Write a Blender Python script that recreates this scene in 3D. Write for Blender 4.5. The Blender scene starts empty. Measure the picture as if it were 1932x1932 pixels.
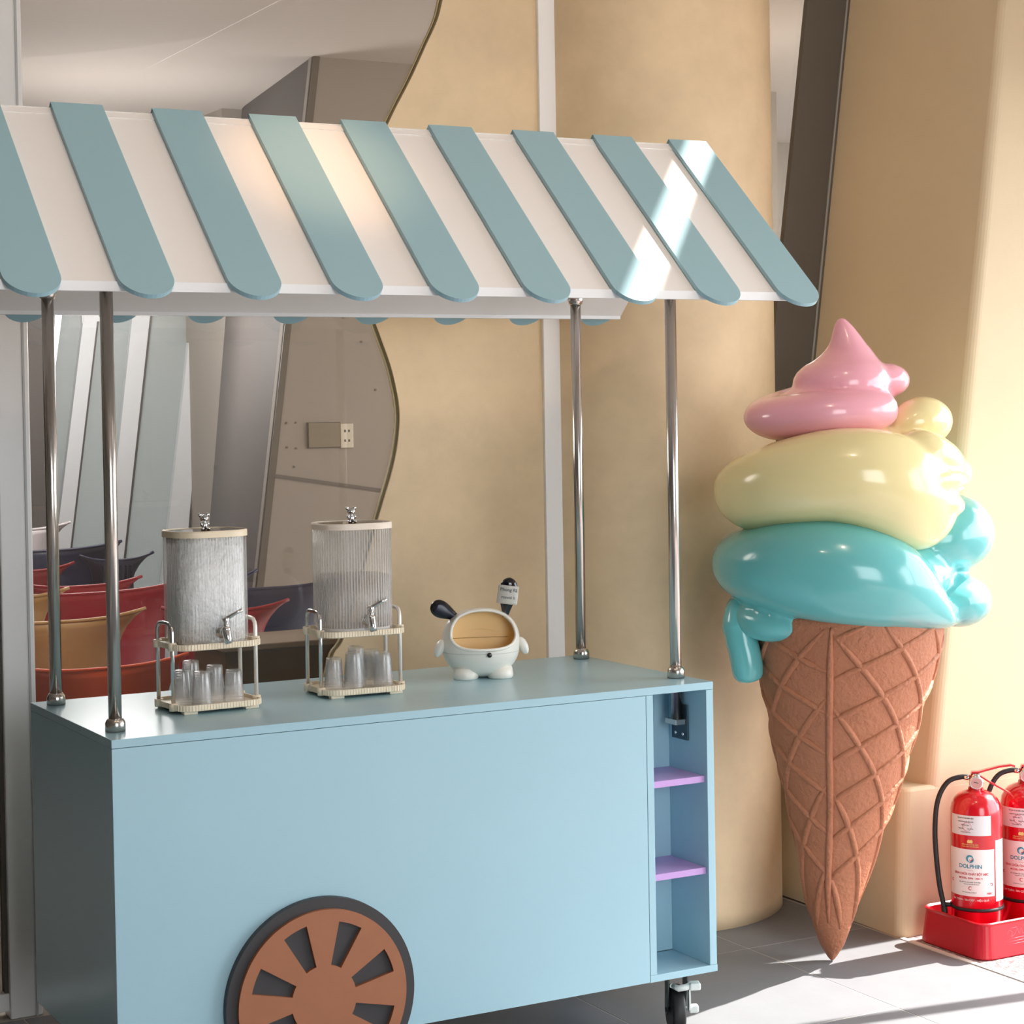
import bpy, bmesh, math, random
from mathutils import Vector, Matrix
from math import sin, cos, pi, radians, sqrt

sc = bpy.context.scene
COL = sc.collection
random.seed(7)

# ------------------------------------------------------------------ camera
def make_camera():
    pitch, yaw, roll = radians(-1.13894), radians(28.52011), radians(-0.99568)
    fwd = Vector((sin(yaw) * cos(pitch), cos(yaw) * cos(pitch), sin(pitch)))
    right = Vector((cos(yaw), -sin(yaw), 0))
    up = right.cross(fwd)
    r2 = cos(roll) * right + sin(roll) * up
    u2 = -sin(roll) * right + cos(roll) * up
    cam = bpy.data.cameras.new('camera')
    cam.sensor_width = 36
    cam.lens = 3705.486 / 1932 * 36
    cam.shift_y = -(966 - 847.93) / 1932
    cam.clip_end = 200
    o = bpy.data.objects.new('camera', cam)
    COL.objects.link(o)
    m = Matrix((r2, u2, -fwd)).transposed().to_4x4()
    m.translation = Vector((-1.28773, -4.26149, 1.65894))
    o.matrix_world = m
    sc.camera = o
make_camera()

# ------------------------------------------------------------------ light
sc.view_settings.view_transform = 'Standard'
sc.view_settings.look = 'None'
sc.view_settings.gamma = 1
sc.view_settings.exposure = 1.1
sc.view_settings.use_curve_mapping = False
sc.cycles.transparent_max_bounces = 40
sc.cycles.max_bounces = 14
sc.cycles.caustics_reflective = False
sc.cycles.caustics_refractive = False

world = bpy.data.worlds.new('sky')
sc.world = world
world.use_nodes = True
wn = world.node_tree
wn.nodes['Background'].inputs['Color'].default_value = (0.91, 0.955, 1.0, 1)
wn.nodes['Background'].inputs['Strength'].default_value = 3.3

def light(name, typ, loc, energy, color=(1, 1, 1), target=None, **kw):
    l = bpy.data.lights.new(name, typ)
    l.energy = energy
    l.color = color
    for k, v in kw.items():
        setattr(l, k, v)
    o = bpy.data.objects.new(name, l)
    o.location = loc
    if target is not None:
        o.rotation_euler = (Vector(target) - Vector(loc)).to_track_quat('-Z', 'Y').to_euler()
    COL.objects.link(o)
    return o

SUN_EL, SUN_AZ = radians(41), radians(0.3)
sd = Vector((cos(SUN_EL) * cos(SUN_AZ), cos(SUN_EL) * sin(SUN_AZ), sin(SUN_EL)))
light('sun', 'SUN', sd * 20, 7.4, (1.0, 0.955, 0.89), target=(0, 0, 0), angle=radians(0.6))
# ceiling lamps of the hall, then added fill lights for the room behind the glass
light('ceiling_spot', 'SPOT', (0.62, -0.75, 4.4), 62, (1.0, 0.62, 0.36), target=(0.62, 0.22, 2.27),
      spot_size=radians(15), spot_blend=1.0, shadow_soft_size=0.05)
light('ceiling_bulb', 'POINT', (1.3, -1.6, 4.35), 14, (1.0, 0.8, 0.6), shadow_soft_size=0.06)
light('ceiling_bulb', 'POINT', (-0.4, -1.6, 4.35), 8, (1.0, 0.8, 0.6), shadow_soft_size=0.06)
light('room_fill', 'POINT', (0.45, 1.5, 2.0), 18, (1.0, 0.95, 0.9), shadow_soft_size=0.25)  # unseen fill light, added to brighten the chairs behind the glass
light('room_fill', 'POINT', (1.25, 4.0, 2.15), 36, (0.97, 0.98, 1.0), shadow_soft_size=0.25)  # unseen fill light, added to brighten the back window posts

light('room_fill', 'POINT', (3.2, 2.2, 2.4), 9, (1.0, 0.96, 0.9), shadow_soft_size=0.25)  # unseen fill light, added for the view beside the column

# ------------------------------------------------------------------ materials
def s2l(c):
    return tuple(((v / 255) / 12.92 if v / 255 <= 0.04045 else ((v / 255 + 0.055) / 1.055) ** 2.4) for v in c)

MATS = {}
def mat(name, rgb, rough=0.5, metal=0.0, coat=0.0, bump=None, vary=None, spec=0.5, trans=0.0, sss=0.0):
    """principled material with a little procedural variation (vary=(scale, amount)) and bump=(scale, strength, distance)"""
    if name in MATS:
        return MATS[name]
    m = bpy.data.materials.new(name)
    m.use_nodes = True
    nt = m.node_tree
    b = nt.nodes['Principled BSDF']
    lin = s2l(rgb) + (1,)
    b.inputs['Base Color'].default_value = lin
    b.inputs['Roughness'].default_value = rough
    b.inputs['Metallic'].default_value = metal
    b.inputs['Specular IOR Level'].default_value = spec
    b.inputs['Transmission Weight'].default_value = trans
    if coat:
        b.inputs['Coat Weight'].default_value = coat
        b.inputs['Coat Roughness'].default_value = 0.06
    tc = nt.nodes.new('ShaderNodeTexCoord')
    if vary:
        nz = nt.nodes.new('ShaderNodeTexNoise')
        nz.inputs['Scale'].default_value = vary[0]
        nz.inputs['Detail'].default_value = 5
        nz.inputs['Roughness'].default_value = 0.62
        nt.links.new(tc.outputs['Object'], nz.inputs['Vector'])
        mp = nt.nodes.new('ShaderNodeMapRange')
        mp.inputs['From Min'].default_value = 0.3
        mp.inputs['From Max'].default_value = 0.7
        mp.inputs['To Min'].default_value = 1 - vary[1]
        mp.inputs['To Max'].default_value = 1 + vary[1]
        nt.links.new(nz.outputs['Fac'], mp.inputs['Value'])
        vm = nt.nodes.new('ShaderNodeVectorMath')
        vm.operation = 'SCALE'
        vm.inputs[0].default_value = lin[:3]
        nt.links.new(mp.outputs['Result'], vm.inputs['Scale'])
        nt.links.new(vm.outputs['Vector'], b.inputs['Base Color'])
    if bump:
        n2 = nt.nodes.new('ShaderNodeTexNoise')
        n2.inputs['Scale'].default_value = bump[0]
        n2.inputs['Detail'].default_value = 6
        nt.links.new(tc.outputs['Object'], n2.inputs['Vector'])
        bp = nt.nodes.new('ShaderNodeBump')
        bp.inputs['Strength'].default_value = bump[1]
        bp.inputs['Distance'].default_value = bump[2]
        nt.links.new(n2.outputs['Fac'], bp.inputs['Height'])
        nt.links.new(bp.outputs['Normal'], b.inputs['Normal'])
    MATS[name] = m
    return m

def clear_mat(name, tint, dif=0.1, dif_rgb=(230, 230, 228), gloss_rough=0.03, ior=1.45, gmax=1.0):
    """thin clear sheet: see-through, a share of milky scatter, and a Fresnel reflection"""
    if name in MATS:
        return MATS[name]
    m = bpy.data.materials.new(name)
    m.use_nodes = True
    nt = m.node_tree
    out = nt.nodes['Material Output']
    nt.nodes.remove(nt.nodes['Principled BSDF'])
    t = nt.nodes.new('ShaderNodeBsdfTransparent')
    t.inputs['Color'].default_value = s2l(tint) + (1,)
    d = nt.nodes.new('ShaderNodeBsdfDiffuse')
    d.inputs['Color'].default_value = s2l(dif_rgb) + (1,)
    tl = nt.nodes.new('ShaderNodeBsdfTranslucent')
    tl.inputs['Color'].default_value = s2l(dif_rgb) + (1,)
    half = nt.nodes.new('ShaderNodeMixShader')
    half.inputs['Fac'].default_value = 0.4
    nt.links.new(d.outputs[0], half.inputs[1])
    nt.links.new(tl.outputs[0], half.inputs[2])
    mx = nt.nodes.new('ShaderNodeMixShader')
    mx.inputs['Fac'].default_value = dif
    nt.links.new(t.outputs[0], mx.inputs[1])
    nt.links.new(half.outputs[0], mx.inputs[2])
    g = nt.nodes.new('ShaderNodeBsdfGlossy')
    g.inputs['Roughness'].default_value = gloss_rough
    lw = nt.nodes.new('ShaderNodeLayerWeight')
    lw.inputs['Blend'].default_value = 0.5
    pw = nt.nodes.new('ShaderNodeMath')
    pw.operation = 'POWER'
    pw.inputs[1].default_value = 5
    nt.links.new(lw.outputs['Facing'], pw.inputs[0])
    f0 = ((ior - 1) / (ior + 1)) ** 2
    ml = nt.nodes.new('ShaderNodeMath')
    ml.operation = 'MULTIPLY_ADD'
    ml.inputs[1].default_value = gmax * (1 - f0)
    ml.inputs[2].default_value = gmax * f0
    nt.links.new(pw.outputs[0], ml.inputs[0])
    m2 = nt.nodes.new('ShaderNodeMixShader')
    nt.links.new(ml.outputs[0], m2.inputs['Fac'])
    nt.links.new(mx.outputs[0], m2.inputs[1])
    nt.links.new(g.outputs[0], m2.inputs[2])
    nt.links.new(m2.outputs[0], out.inputs['Surface'])
    MATS[name] = m
    return m

BLUE = mat('cart_blue_paint', (164, 200, 213), 0.26, vary=(3, 0.015))
TEAL = mat('slat_blue_paint', (154, 190, 200), 0.42)
CREAM = mat('roof_cream_paint', (243, 239, 235), 0.5)
WHITEP = mat('white_paint', (240, 240, 240), 0.45)
PURPLE = mat('shelf_lilac', (196, 158, 216), 0.3)
STEEL = mat('stainless_steel', (206, 200, 194), 0.22, 1.0)
CHROME = mat('chrome', (225, 225, 225), 0.07, 1.0)
BLACK = mat('black_board', (52, 50, 52), 0.5)
BROWN = mat('wheel_brown', (158, 100, 68), 0.55, vary=(20, 0.03))
RUBBER = mat('black_rubber', (28, 28, 30), 0.5, bump=(120, 0.2, 0.001))
CASTM = mat('caster_steel', (70, 84, 86), 0.35, 0.7)
PALE = mat('pale_plastic', (228, 236, 232), 0.4)
PLASTER = mat('ochre_plaster', (231, 205, 166), 0.7, vary=(3.2, 0.10), bump=(55, 0.12, 0.004))
PLASTER2 = mat('ochre_plaster_pier', (220, 199, 164), 0.7, vary=(1.8, 0.035), bump=(40, 0.1, 0.004))
ALU = mat('white_aluminium', (220, 217, 214), 0.35, vary=(9, 0.015))
TILE = mat('slate_tile', (126, 127, 131), 0.55, vary=(5, 0.06), bump=(60, 0.12, 0.002))
GROUT = mat('grout', (186, 180, 172), 0.9)
OLIVE = mat('olive_edge', (112, 98, 66), 0.5)
DARKP = mat('dark_tinted_post', (92, 84, 75), 0.5)
CEILM = mat('ceiling_paint', (206, 196, 188), 0.8)
HALLW = mat('hall_wall_paint', (120, 116, 110), 0.8)
RED = mat('extinguisher_red', (200, 12, 32), 0.22, coat=0.6)
REDT = mat('tray_red', (188, 10, 34), 0.35)
LABELM = mat('label_paper', (235, 228, 226), 0.5)
CREAMPL = mat('cream_plastic', (236, 222, 198), 0.4)
WPL = mat('warm_white_plastic', (238, 234, 224), 0.3, coat=0.2)
BLKGL = mat('black_gloss', (14, 14, 18), 0.12, coat=0.5)
NAVY2 = mat('dark_navy_inset', (22, 26, 44), 0.3)
TAN = mat('tan_lining', (250, 214, 152), 0.5)
TURQ = mat('turquoise_gloss', (108, 188, 189), 0.2, coat=0.35)
YELL = mat('pale_yellow_gloss', (240, 225, 168), 0.2, coat=0.35)
PINK = mat('pink_gloss', (240, 172, 186), 0.2, coat=0.35)
CONE = mat('waffle_brown', (176, 112, 80), 0.62, vary=(14, 0.05), bump=(70, 0.6, 0.01))
GLASS = clear_mat('window_glass', (228, 226, 223), 0.03, (200, 196, 190), 0.0, 1.5, 1.0)
TANK = clear_mat('ribbed_tank', (253, 253, 253), 0.09, (246, 246, 245), 0.12, 1.45, 0.9)
TANKW = clear_mat('ribbed_tank_water', (252, 252, 252), 0.22, (244, 243, 241), 0.12, 1.45, 0.9)
RIBW = clear_mat('rib_milky_water', (244, 244, 243), 0.46, (250, 249, 247), 0.15, 1.45, 0.8)
RIB = clear_mat('rib_milky', (246, 246, 245), 0.36, (250, 250, 248), 0.15, 1.45, 0.8)
CUPM = clear_mat('cup_plastic', (253, 253, 253), 0.10, (253, 253, 253), 0.04, 1.4, 0.8)
WATER = clear_mat('water', (236, 233, 231), 0.24, (196, 191, 188), 0.05, 1.2, 0.4)

def ice_mat():
    m = mat('ice', (248, 247, 246), 0.3, vary=(45, 0.10), bump=(60, 0.8, 0.01))
    return m
ICE = ice_mat()

def pebble_mat():
    m = bpy.data.materials.new('pebble_wash')
    m.use_nodes = True
    nt = m.node_tree
    b = nt.nodes['Principled BSDF']
    b.inputs['Roughness'].default_value = 0.7
    tc = nt.nodes.new('ShaderNodeTexCoord')
    v = nt.nodes.new('ShaderNodeTexVoronoi')
    v.inputs['Scale'].default_value = 95
    nt.links.new(tc.outputs['Object'], v.inputs['Vector'])
    r = nt.nodes.new('ShaderNodeValToRGB')
    r.color_ramp.elements[0].color = s2l((176, 162, 160)) + (1,)
    r.color_ramp.elements[1].color = s2l((128, 98, 100)) + (1,)
    r.color_ramp.elements[0].position = 0.35
    r.color_ramp.elements[1].position = 0.75
    nt.links.new(v.outputs['Distance'], r.inputs['Fac'])
    nt.links.new(r.outputs['Color'], b.inputs['Base Color'])
    bp = nt.nodes.new('ShaderNodeBump')
    bp.inputs['Strength'].default_value = 0.6
    bp.inputs['Distance'].default_value = 0.004
    bp.invert = True
    nt.links.new(v.outputs['Distance'], bp.inputs['Height'])
    nt.links.new(bp.outputs['Normal'], b.inputs['Normal'])
    return m
PEBBLE = pebble_mat()

def pane_mat():
    """frosted pane lit from outdoors"""
    return clear_mat('frosted_pane', (120, 120, 120), 0.9, (196, 202, 202), 0.2, 1.4, 0.6)
FROST = pane_mat()

# ------------------------------------------------------------------ mesh builder
class MB:
    def __init__(s):
        s.v, s.f, s.sm = [], [], []

    def add(s, vs, fs, smooth=False):
        o = len(s.v)
        s.v += [tuple(p) for p in vs]
        s.f += [tuple(i + o for i in f) for f in fs]
        s.sm += [smooth] * len(fs)
        return s

    def box(s, x0, x1, y0, y1, z0, z1, bev=0.0, M=None):
        if bev <= 0:
            vs = [(x, y, z) for x in (x0, x1) for y in (y0, y1) for z in (z0, z1)]
            fs = [(0, 1, 3, 2), (4, 6, 7, 5), (0, 4, 5, 1), (2, 3, 7, 6), (0, 2, 6, 4), (1, 5, 7, 3)]
            if M is not None:
                vs = [M @ Vector(p) for p in vs]
            return s.add(vs, fs)
        bm = bmesh.new()
        bmesh.ops.create_cube(bm, size=1)
        for v in bm.verts:
            v.co = Vector(((x0 + x1) / 2 + v.co.x * (x1 - x0), (y0 + y1) / 2 + v.co.y * (y1 - y0), (z0 + z1) / 2 + v.co.z * (z1 - z0)))
        bmesh.ops.bevel(bm, geom=bm.edges[:], offset=bev, segments=2, affect='EDGES', profile=0.5)
        bm.verts.index_update()
        vs = [(M @ v.co if M is not None else v.co.copy()) for v in bm.verts]
        fs = [[v.index for v in f.verts] for f in bm.faces]
        bm.free()
        return s.add(vs, fs)

    def rings(s, rings, cap=True, closed_loop=False, smooth=True):
        n = len(rings[0])
        vs = [p for r in rings for p in r]
        fs = []
        R = len(rings)
        for i in range(R if closed_loop else R - 1):
            a, b = i * n, ((i + 1) % R) * n
            for j in range(n):
                k = (j + 1) % n
                fs.append((a + j, a + k, b + k, b + j))
        s.add(vs, fs, smooth)
        if cap and not closed_loop:
            o = len(s.v) - len(vs)
            s.f.append(tuple(o + j for j in reversed(range(n))))
            s.f.append(tuple(o + (R - 1) * n + j for j in range(n)))
            s.sm += [False, False]
        return s

    def lathe(s, prof, cx=0, cy=0, n=32, cap=True, smooth=True):
        rr = [[(cx + r * cos(2 * pi * j / n), cy + r * sin(2 * pi * j / n), z) for j in range(n)] for r, z in prof]
        return s.rings(rr, cap, False, smooth)

    def tube(s, pts, r, n=10, cap=True):
        pts = [Vector(p) for p in pts]
        rad = r if isinstance(r, (list, tuple)) else [r] * len(pts)
        rr = []
        ref = None
        for i, p in enumerate(pts):
            t = (pts[min(i + 1, len(pts) - 1)] - pts[max(i - 1, 0)]).normalized()
            if ref is None:
                ref = Vector((0, 0, 1)) if abs(t.z) < 0.9 else Vector((1, 0, 0))
            a = (ref - t * ref.dot(t)).normalized()
            ref = a
            b = t.cross(a)
            rr.append([p + rad[i] * (cos(2 * pi * j / n) * a + sin(2 * pi * j / n) * b) for j in range(n)])
        return s.rings(rr, cap)

    def prism(s, poly, f, d0, d1):
        """extrude a 2-D polygon; f(a, b, d) -> xyz"""
        n = len(poly)
        vs = [f(a, b, d0) for a, b in poly] + [f(a, b, d1) for a, b in poly]
        fs = [tuple(range(n)), tuple(reversed(range(n, 2 * n)))]
        fs += [(j, n + j, n + (j + 1) % n, (j + 1) % n) for j in range(n)]
        return s.add(vs, fs)

    def ell(s, c, r, n=20, m=12, M=None):
        rr = []
        for i in range(m + 1):
            t = -pi / 2 + pi * i / m
            t = max(-pi / 2 + 0.02, min(pi / 2 - 0.02, t))
            ring = []
            for j in range(n):
                a = 2 * pi * j / n
                p = Vector((r[0] * cos(t) * cos(a), r[1] * cos(t) * sin(a), r[2] * sin(t)))
                if M is not None:
                    p = M @ p
                ring.append(p + Vector(c))
            rr.append(ring)
        return s.rings(rr)

    def mesh(s, name, m):
        me = bpy.data.meshes.new(name)
        me.from_pydata([tuple(p) for p in s.v], [], s.f)
        bm = bmesh.new()
        bm.from_mesh(me)
        bmesh.ops.recalc_face_normals(bm, faces=bm.faces[:])
        bm.to_mesh(me)
        bm.free()
        me.polygons.foreach_set('use_smooth', s.sm)
        if m is not None:
            me.materials.append(m)
        return me

    def obj(s, name, m, parent=None, **kw):
        return link(name, s.mesh(name, m), parent, **kw)

def link(name, me, parent=None, label=None, cat=None, group=None, kind=None, loc=None):
    o = bpy.data.objects.new(name, me)
    COL.objects.link(o)
    if parent is not None:
        o.parent = parent
    tag(o, label, cat, group, kind)
    if loc is not None:
        o.location = loc
    return o

def tag(o, label=None, cat=None, group=None, kind=None):
    for k, v in (('label', label), ('category', cat), ('group', group), ('kind', kind)):
        if v:
            o[k] = v
    return o

def thing(name, label, cat, loc=(0, 0, 0), rz=0, group=None):
    o = bpy.data.objects.new(name, None)
    o.empty_display_size = 0.05
    COL.objects.link(o)
    o.location = loc
    o.rotation_euler = (0, 0, rz)
    return tag(o, label, cat, group)

def catmull(pts, per=8, closed=False):
    P = [Vector(p) for p in pts]
    n = len(P)
    out = []
    for i in range(n if closed else n - 1):
        p0, p1, p2, p3 = ((P[(i - 1) % n], P[i], P[(i + 1) % n], P[(i + 2) % n]) if closed else
                          (P[max(i - 1, 0)], P[i], P[i + 1], P[min(i + 2, n - 1)]))
        for k in range(per):
            t = k / per
            out.append(0.5 * ((2 * p1) + (p2 - p0) * t + (2 * p0 - 5 * p1 + 4 * p2 - p3) * t * t + (3 * p1 - p0 - 3 * p2 + p3) * t ** 3))
    if not closed:
        out.append(P[-1])
    return out

# ------------------------------------------------------------------ setting: floor
floor = MB().box(-6, 2.645, -9.5, 7, -0.12, -0.0008).obj('floor', GROUT, kind='structure', label='grey tiled hall floor with pale grout joints')
MB().box(4.0, 16, -9.5, 0.56, -0.12, -0.002).box(-8, 16, -18, -9.5, -.12, -.002).obj('floor', mat('outdoor_paving', (74, 73, 71), .8), kind='structure', label='grey paving outside the glazed front')
MB().box(2.645, 4.0, -9.5, 0.56, -0.12, -0.001).obj('floor', PEBBLE, kind='structure', label='pinkish pebble-wash floor beyond the tiles')
MB().box(2.637, 2.655, -9.5, 0.5, -0.03, 0.003).obj('trim_1', mat('strip_white', (226, 222, 216), 0.5), kind='structure', label='thin white strip between tiles and pebble floor')
MB().box(2.645, 14, 0.56, 7, -0.12, -0.005).obj('floor', TILE, kind='structure', label='grey floor behind the pier')
TP, G = 0.7, 0.0022
tile_me = {}
def tile(x0, x1, y0, y1):
    key = (round(x1 - x0, 3), round(y1 - y0, 3))
    if key not in tile_me:
        w, d = key
        tile_me[key] = MB().box(-w / 2 + G, w / 2 - G, -d / 2 + G, d / 2 - G, -0.0045, 0.0, 0.0005).mesh('tile', TILE)
    link('tile', tile_me[key], floor, loc=((x0 + x1) / 2, (y0 + y1) / 2, 0))
for i in range(-6, 1):
    for j in range(-5, 1):
        x0, y0 = 2.18 + TP * i, 0.66 + TP * j
        tile(x0, min(x0 + TP, 2.636), y0, y0 + TP if j < 0 else 1.14)

# ------------------------------------------------------------------ setting: partition with the wavy plaster panel
curve_pts = [(1.02, 0.0), (0.96, 0.3), (0.975, 0.62), (1.034, 0.91), (1.085, 1.0), (1.2, 1.342), (1.247, 1.478), (1.270, 1.575),
             (1.276, 1.672), (1.254, 1.786), (1.22, 1.883), (1.187, 1.979), (1.163, 2.12), (1.17, 2.3), (1.21, 2.43), (1.26, 2.545),
             (1.335, 2.678), (1.391, 2.788), (1.429, 2.864), (1.449, 2.931), (1.49, 3.1), (1.52, 3.4), (1.48, 3.9), (1.36, 4.6)]
wave = [(p.x, p.y) for p in catmull([(a, b, 0) for a, b in curve_pts], 5)]
panel = MB()
poly = wave + [(1.79, 4.6), (1.79, 0.0)]
panel.prism(poly, lambda a, b, d: (a, d, b), 1.17, 1.196)
wall_back = panel.obj('wall_back', PLASTER, kind='structure', label='ochre plaster panel with a wavy left edge behind the cart')
rib = MB()
inner = [(a - 0.004, b) for a, b in wave]
rib.rings([[(a - 0.004, 1.176, b), (a + 0.002, 1.176, b), (a + 0.002, 1.204, b), (a - 0.004, 1.204, b)] for a, b in wave])
rib.obj('edge_strip', OLIVE, wall_back, label='dark olive strip lining the wavy edge')
rib = MB()
rib.rings([[(a - 0.0075, 1.187, b), (a - 0.0035, 1.187, b), (a - 0.0035, 1.193, b), (a - 0.0075, 1.193, b)] for a, b in wave])
rib.obj('edge_bead', mat('bead_tan', (206, 186, 138), 0.4), wall_back, label='thin tan bead along the wavy edge')
MB().box(1.776, 1.838, 1.155, 1.2, 0, 4.6, 0.003).obj('trim_2', mat('trim_white', (250, 248, 246), .4), kind='structure', label='white vertical strip between wavy panel and round column')
win = MB().box(0.10, 1.76, 1.206, 1.214, 0.02, 4.6).obj('window_1', GLASS, kind='structure', label='glass pane behind the cart, edged by the wavy plaster')
# white aluminium door frame at the left
door = MB().box(0.047, 0.137, 1.15, 1.215, 0.0, 4.6, 0.004).obj('door_1', ALU, kind='structure', label='white aluminium door frame at the left edge')
MB().box(-1.2, 0.047, 1.155, 1.21, 0.022, 0.072, 0.003).obj('bottom_rail', ALU, door)
MB().box(0.118, 0.124, 1.1475, 1.152, 0.0, 4.6).obj('groove_line', mat('groove_grey', (168, 166, 164), 0.5), door)
MB().box(-1.2, 0.036, 1.178, 1.184, 0.06, 4.6).obj('pane', GLASS, door)
MB().box(0.036, 0.047, 1.165, 1.195, 0.07, 4.6).obj('gasket', mat('gasket_dark', (80, 74, 66), 0.6), door)
MB().box(-6, -1.2, 1.15, 1.25, 0, 4.6).obj('wall_back_left', HALLW, kind='structure', label='dim plain wall left of the glass door')

# round column and leaning pier
colm = MB()
CX, CY, CR = 2.245, 1.315, 0.44
colm.lathe([(CR, 4.6 * i / 92) for i in range(93)], CX, CY, 96)
colm.obj('wall_column', PLASTER, kind='structure', label='round ochre plastered column behind the right end of the cart')

def pier_ring(z, xb, xf, yb=1.26, yf=0.5, r=0.035):
    pts = [(xb, yb, z)]
    for k in range(7):
        a = pi + (pi / 2) * k / 6
        pts.append((xf + r + r * cos(a), yf + r + r * sin(a), z))
    pts += [(4.0, yf, z), (4.0, yb, z)]
    return pts
pier = MB()
pier.rings([pier_ring(z, 2.612 + 0.139 * z, 2.70 + 0.139 * z) for z in (0.45, 1, 2, 3, 4.6)], smooth=False)
pier.obj('wall_right', PLASTER2, kind='structure', label='leaning pale plaster pier at the right with rounded corner')
pl = MB()
pl.rings([pier_ring(z, 2.662, xf, yf=yf) for z, xf, yf in ((0, 2.644, 0.4995), (0.452, 2.662, 0.4995), (0.460, 2.665, 0.5035), (0.464, 2.672, 0.5095))], smooth=False)
pl.obj('baseboard_right', PLASTER2, kind='structure', label='low plaster plinth at the foot of the pier')

# glass and dark leaning post between the column and the pier
MB().prism([(2.3, 0), (2.66, 0), (2.62 + 0.139 * 4.6, 4.6), (2.3, 4.6)], lambda a, b, d: (a, d, b), 1.215, 1.222).obj('window_2', GLASS, kind='structure', label='narrow glass strip between the column and the pier')
post = MB()
post.prism([(2.432 + .141 * z, z) for z in (0.0, 4.6)] + [(2.635 + .139 * z, z) for z in (4.6, 0.0)], lambda a, b, d: (a, d, b), 1.192, 1.213)
post.obj('trim_3', DARKP, kind='structure', label='dark leaning post between glass strip and pier')
MB().prism([(2.600 + .139 * z, z) for z in (0.0, 4.6)] + [(2.607 + .139 * z, z) for z in (4.6, 0.0)], lambda a, b, d: (a, d, b), 1.186, 1.1915).obj('trim_4', mat('gasket_grey', (150, 146, 138), 0.5), kind='structure', label='thin grey gasket line beside the dark post')

# ------------------------------------------------------------------ setting: the rest of the hall (mostly out of view)
MB().box(-6, 4.0, -9.5, 1.2, 4.6, 4.75).obj('ceiling', CEILM, kind='structure', label='flat hall ceiling')
MB().box(-6.1, -6, -9.5, 7, 0, 4.75).obj('wall_left', HALLW, kind='structure', label='unseen side wall of the hall, kept dark to darken the left')  # out of view, put in dark so the left side stays dark
LIGHTW = mat('hall_wall_pale', (206, 200, 192), 0.8)
MB().box(-6, -1.7, -9.6, -9.5, 0, 4.75).obj('wall_front', HALLW, kind='structure', label='unseen front wall of the hall, left of a gap added for front light')  # doorway gap is made up, to let front light onto the cart
MB().box(1.9, 4.1, -9.6, -9.5, 0, 4.75).obj('wall_front', LIGHTW, kind='structure', label='unseen front wall of the hall, right of a gap added for front light')  # closes the part of the gap that would mirror in the glass
SX = 4.0
MB().box(SX, SX + 0.12, -3.7, 0.5, 4.42, 4.75).obj('trim_5', ALU, kind='structure', label='header beam of the glazed front')
MB().box(SX, SX + 0.12, -3.7, 0.5, 2.6, 4.235).obj('trim_6', ALU, kind='structure', label='unseen transom of the glazed front, deepened to shade counter and swirl')  # out of view, extended downwards to block sun on countertop and upper swirl
MB().prism([(-0.39, 0.0), (-0.33, 0.0), (-0.33 + 0.17 * 2.6, 2.6), (-0.39 + 0.17 * 2.6, 2.6)], lambda a, b, d: (d, a, b), SX, SX + 0.06).obj('trim_7', ALU, kind='structure', label='leaning mullion of the glazed front')
MB().box(SX + .005, SX + .115, -9.5, -3.7, 0, 4.6).obj('wall_right_blocker', LIGHTW, kind='structure', label='unseen solid wall added to keep bright reflections off the glass')  # added out of view to block bright openings mirrored in the glass
for k, yy in enumerate((-2.2,)):
    MB().prism([(yy, 0.0), (yy + 0.1, 0.0), (yy + 0.1 + 0.17 * 2.6, 2.6), (yy + 0.17 * 2.6, 2.6)], lambda a, b, d: (d, a, b), SX, SX + 0.08).obj('trim_%d' % (8 + k), ALU, kind='structure', label='leaning mullion of the glazed front')

# ------------------------------------------------------------------ setting: room behind the glass
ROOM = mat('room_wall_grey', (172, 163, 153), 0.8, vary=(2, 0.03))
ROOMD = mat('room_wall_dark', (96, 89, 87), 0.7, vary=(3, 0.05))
MB().box(-6, 6, 1.26, 7, 3.12, 3.45).obj('ceiling', CEILM, kind='structure', label='ceiling of the room behind the glass')
soff = MB()
arc = [(p.x, p.y) for p in catmull([(1.25, 1.27, 0), (1.318, 2.03, 0), (1.371, 2.22, 0), (1.34, 2.58, 0), (1.163, 2.98, 0), (.785, 3.46, 0), (.1, 3.95, 0), (-2, 4.6, 0)], 6)]
soff.prism([(-2.0, 1.27)] + arc, lambda a, b, d: (a, b, d), 3.085, 3.13)
soff.obj('ceiling', CEILM, kind='structure', label='lower curved ceiling step in the room behind the glass')
MB().box(-6, 1.24, 1.26, 1.3, 3.45, 4.6).obj('wall_upper', CEILM, kind='structure', label='wall band above the room behind the glass')
MB().box(1.0, 6, 1.26, 1.3, 3.45, 4.6).obj('wall_upper', CEILM, kind='structure', label='wall band above the room behind the glass')
# leaning inner pier: light face towards the camera, dark face receding
def lean(z, x0, k):
    return x0 + k * (z - 1.0)
cz = lambda z: lean(z, 1.584, 0.1352)
lz = lambda z: lean(z, 1.874, 0.1035)
ip = MB()
ip.prism([(cz(0), 0), (4.2, 0), (4.2, 3.3), (cz(3.3), 3.3)], lambda a, b, d: (a, d, b), 3.2, 3.24)
inner_wall = ip.obj('wall_inner', ROOM, kind='structure', label='light grey inner wall behind the glass')
MB().prism([(1.66, 1.404), (2.5, 1.27), (2.5, 1.285), (1.66, 1.419)], lambda a, b, d: (a, d, b), 3.196, 3.2).obj('panel_joint', mat('joint_dark', (120, 112, 104), 0.7), inner_wall)
MB().prism([(cz(0.4) - .0, 0.4), (cz(0.4) + 0.028, 0.4), (cz(3.28) + 0.028, 3.28), (cz(3.28), 3.28)], lambda a, b, d: (a, d, b), 3.188, 3.2).obj('corner_strip', mat('corner_brown', (112, 102, 90), 0.6), inner_wall)
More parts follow.
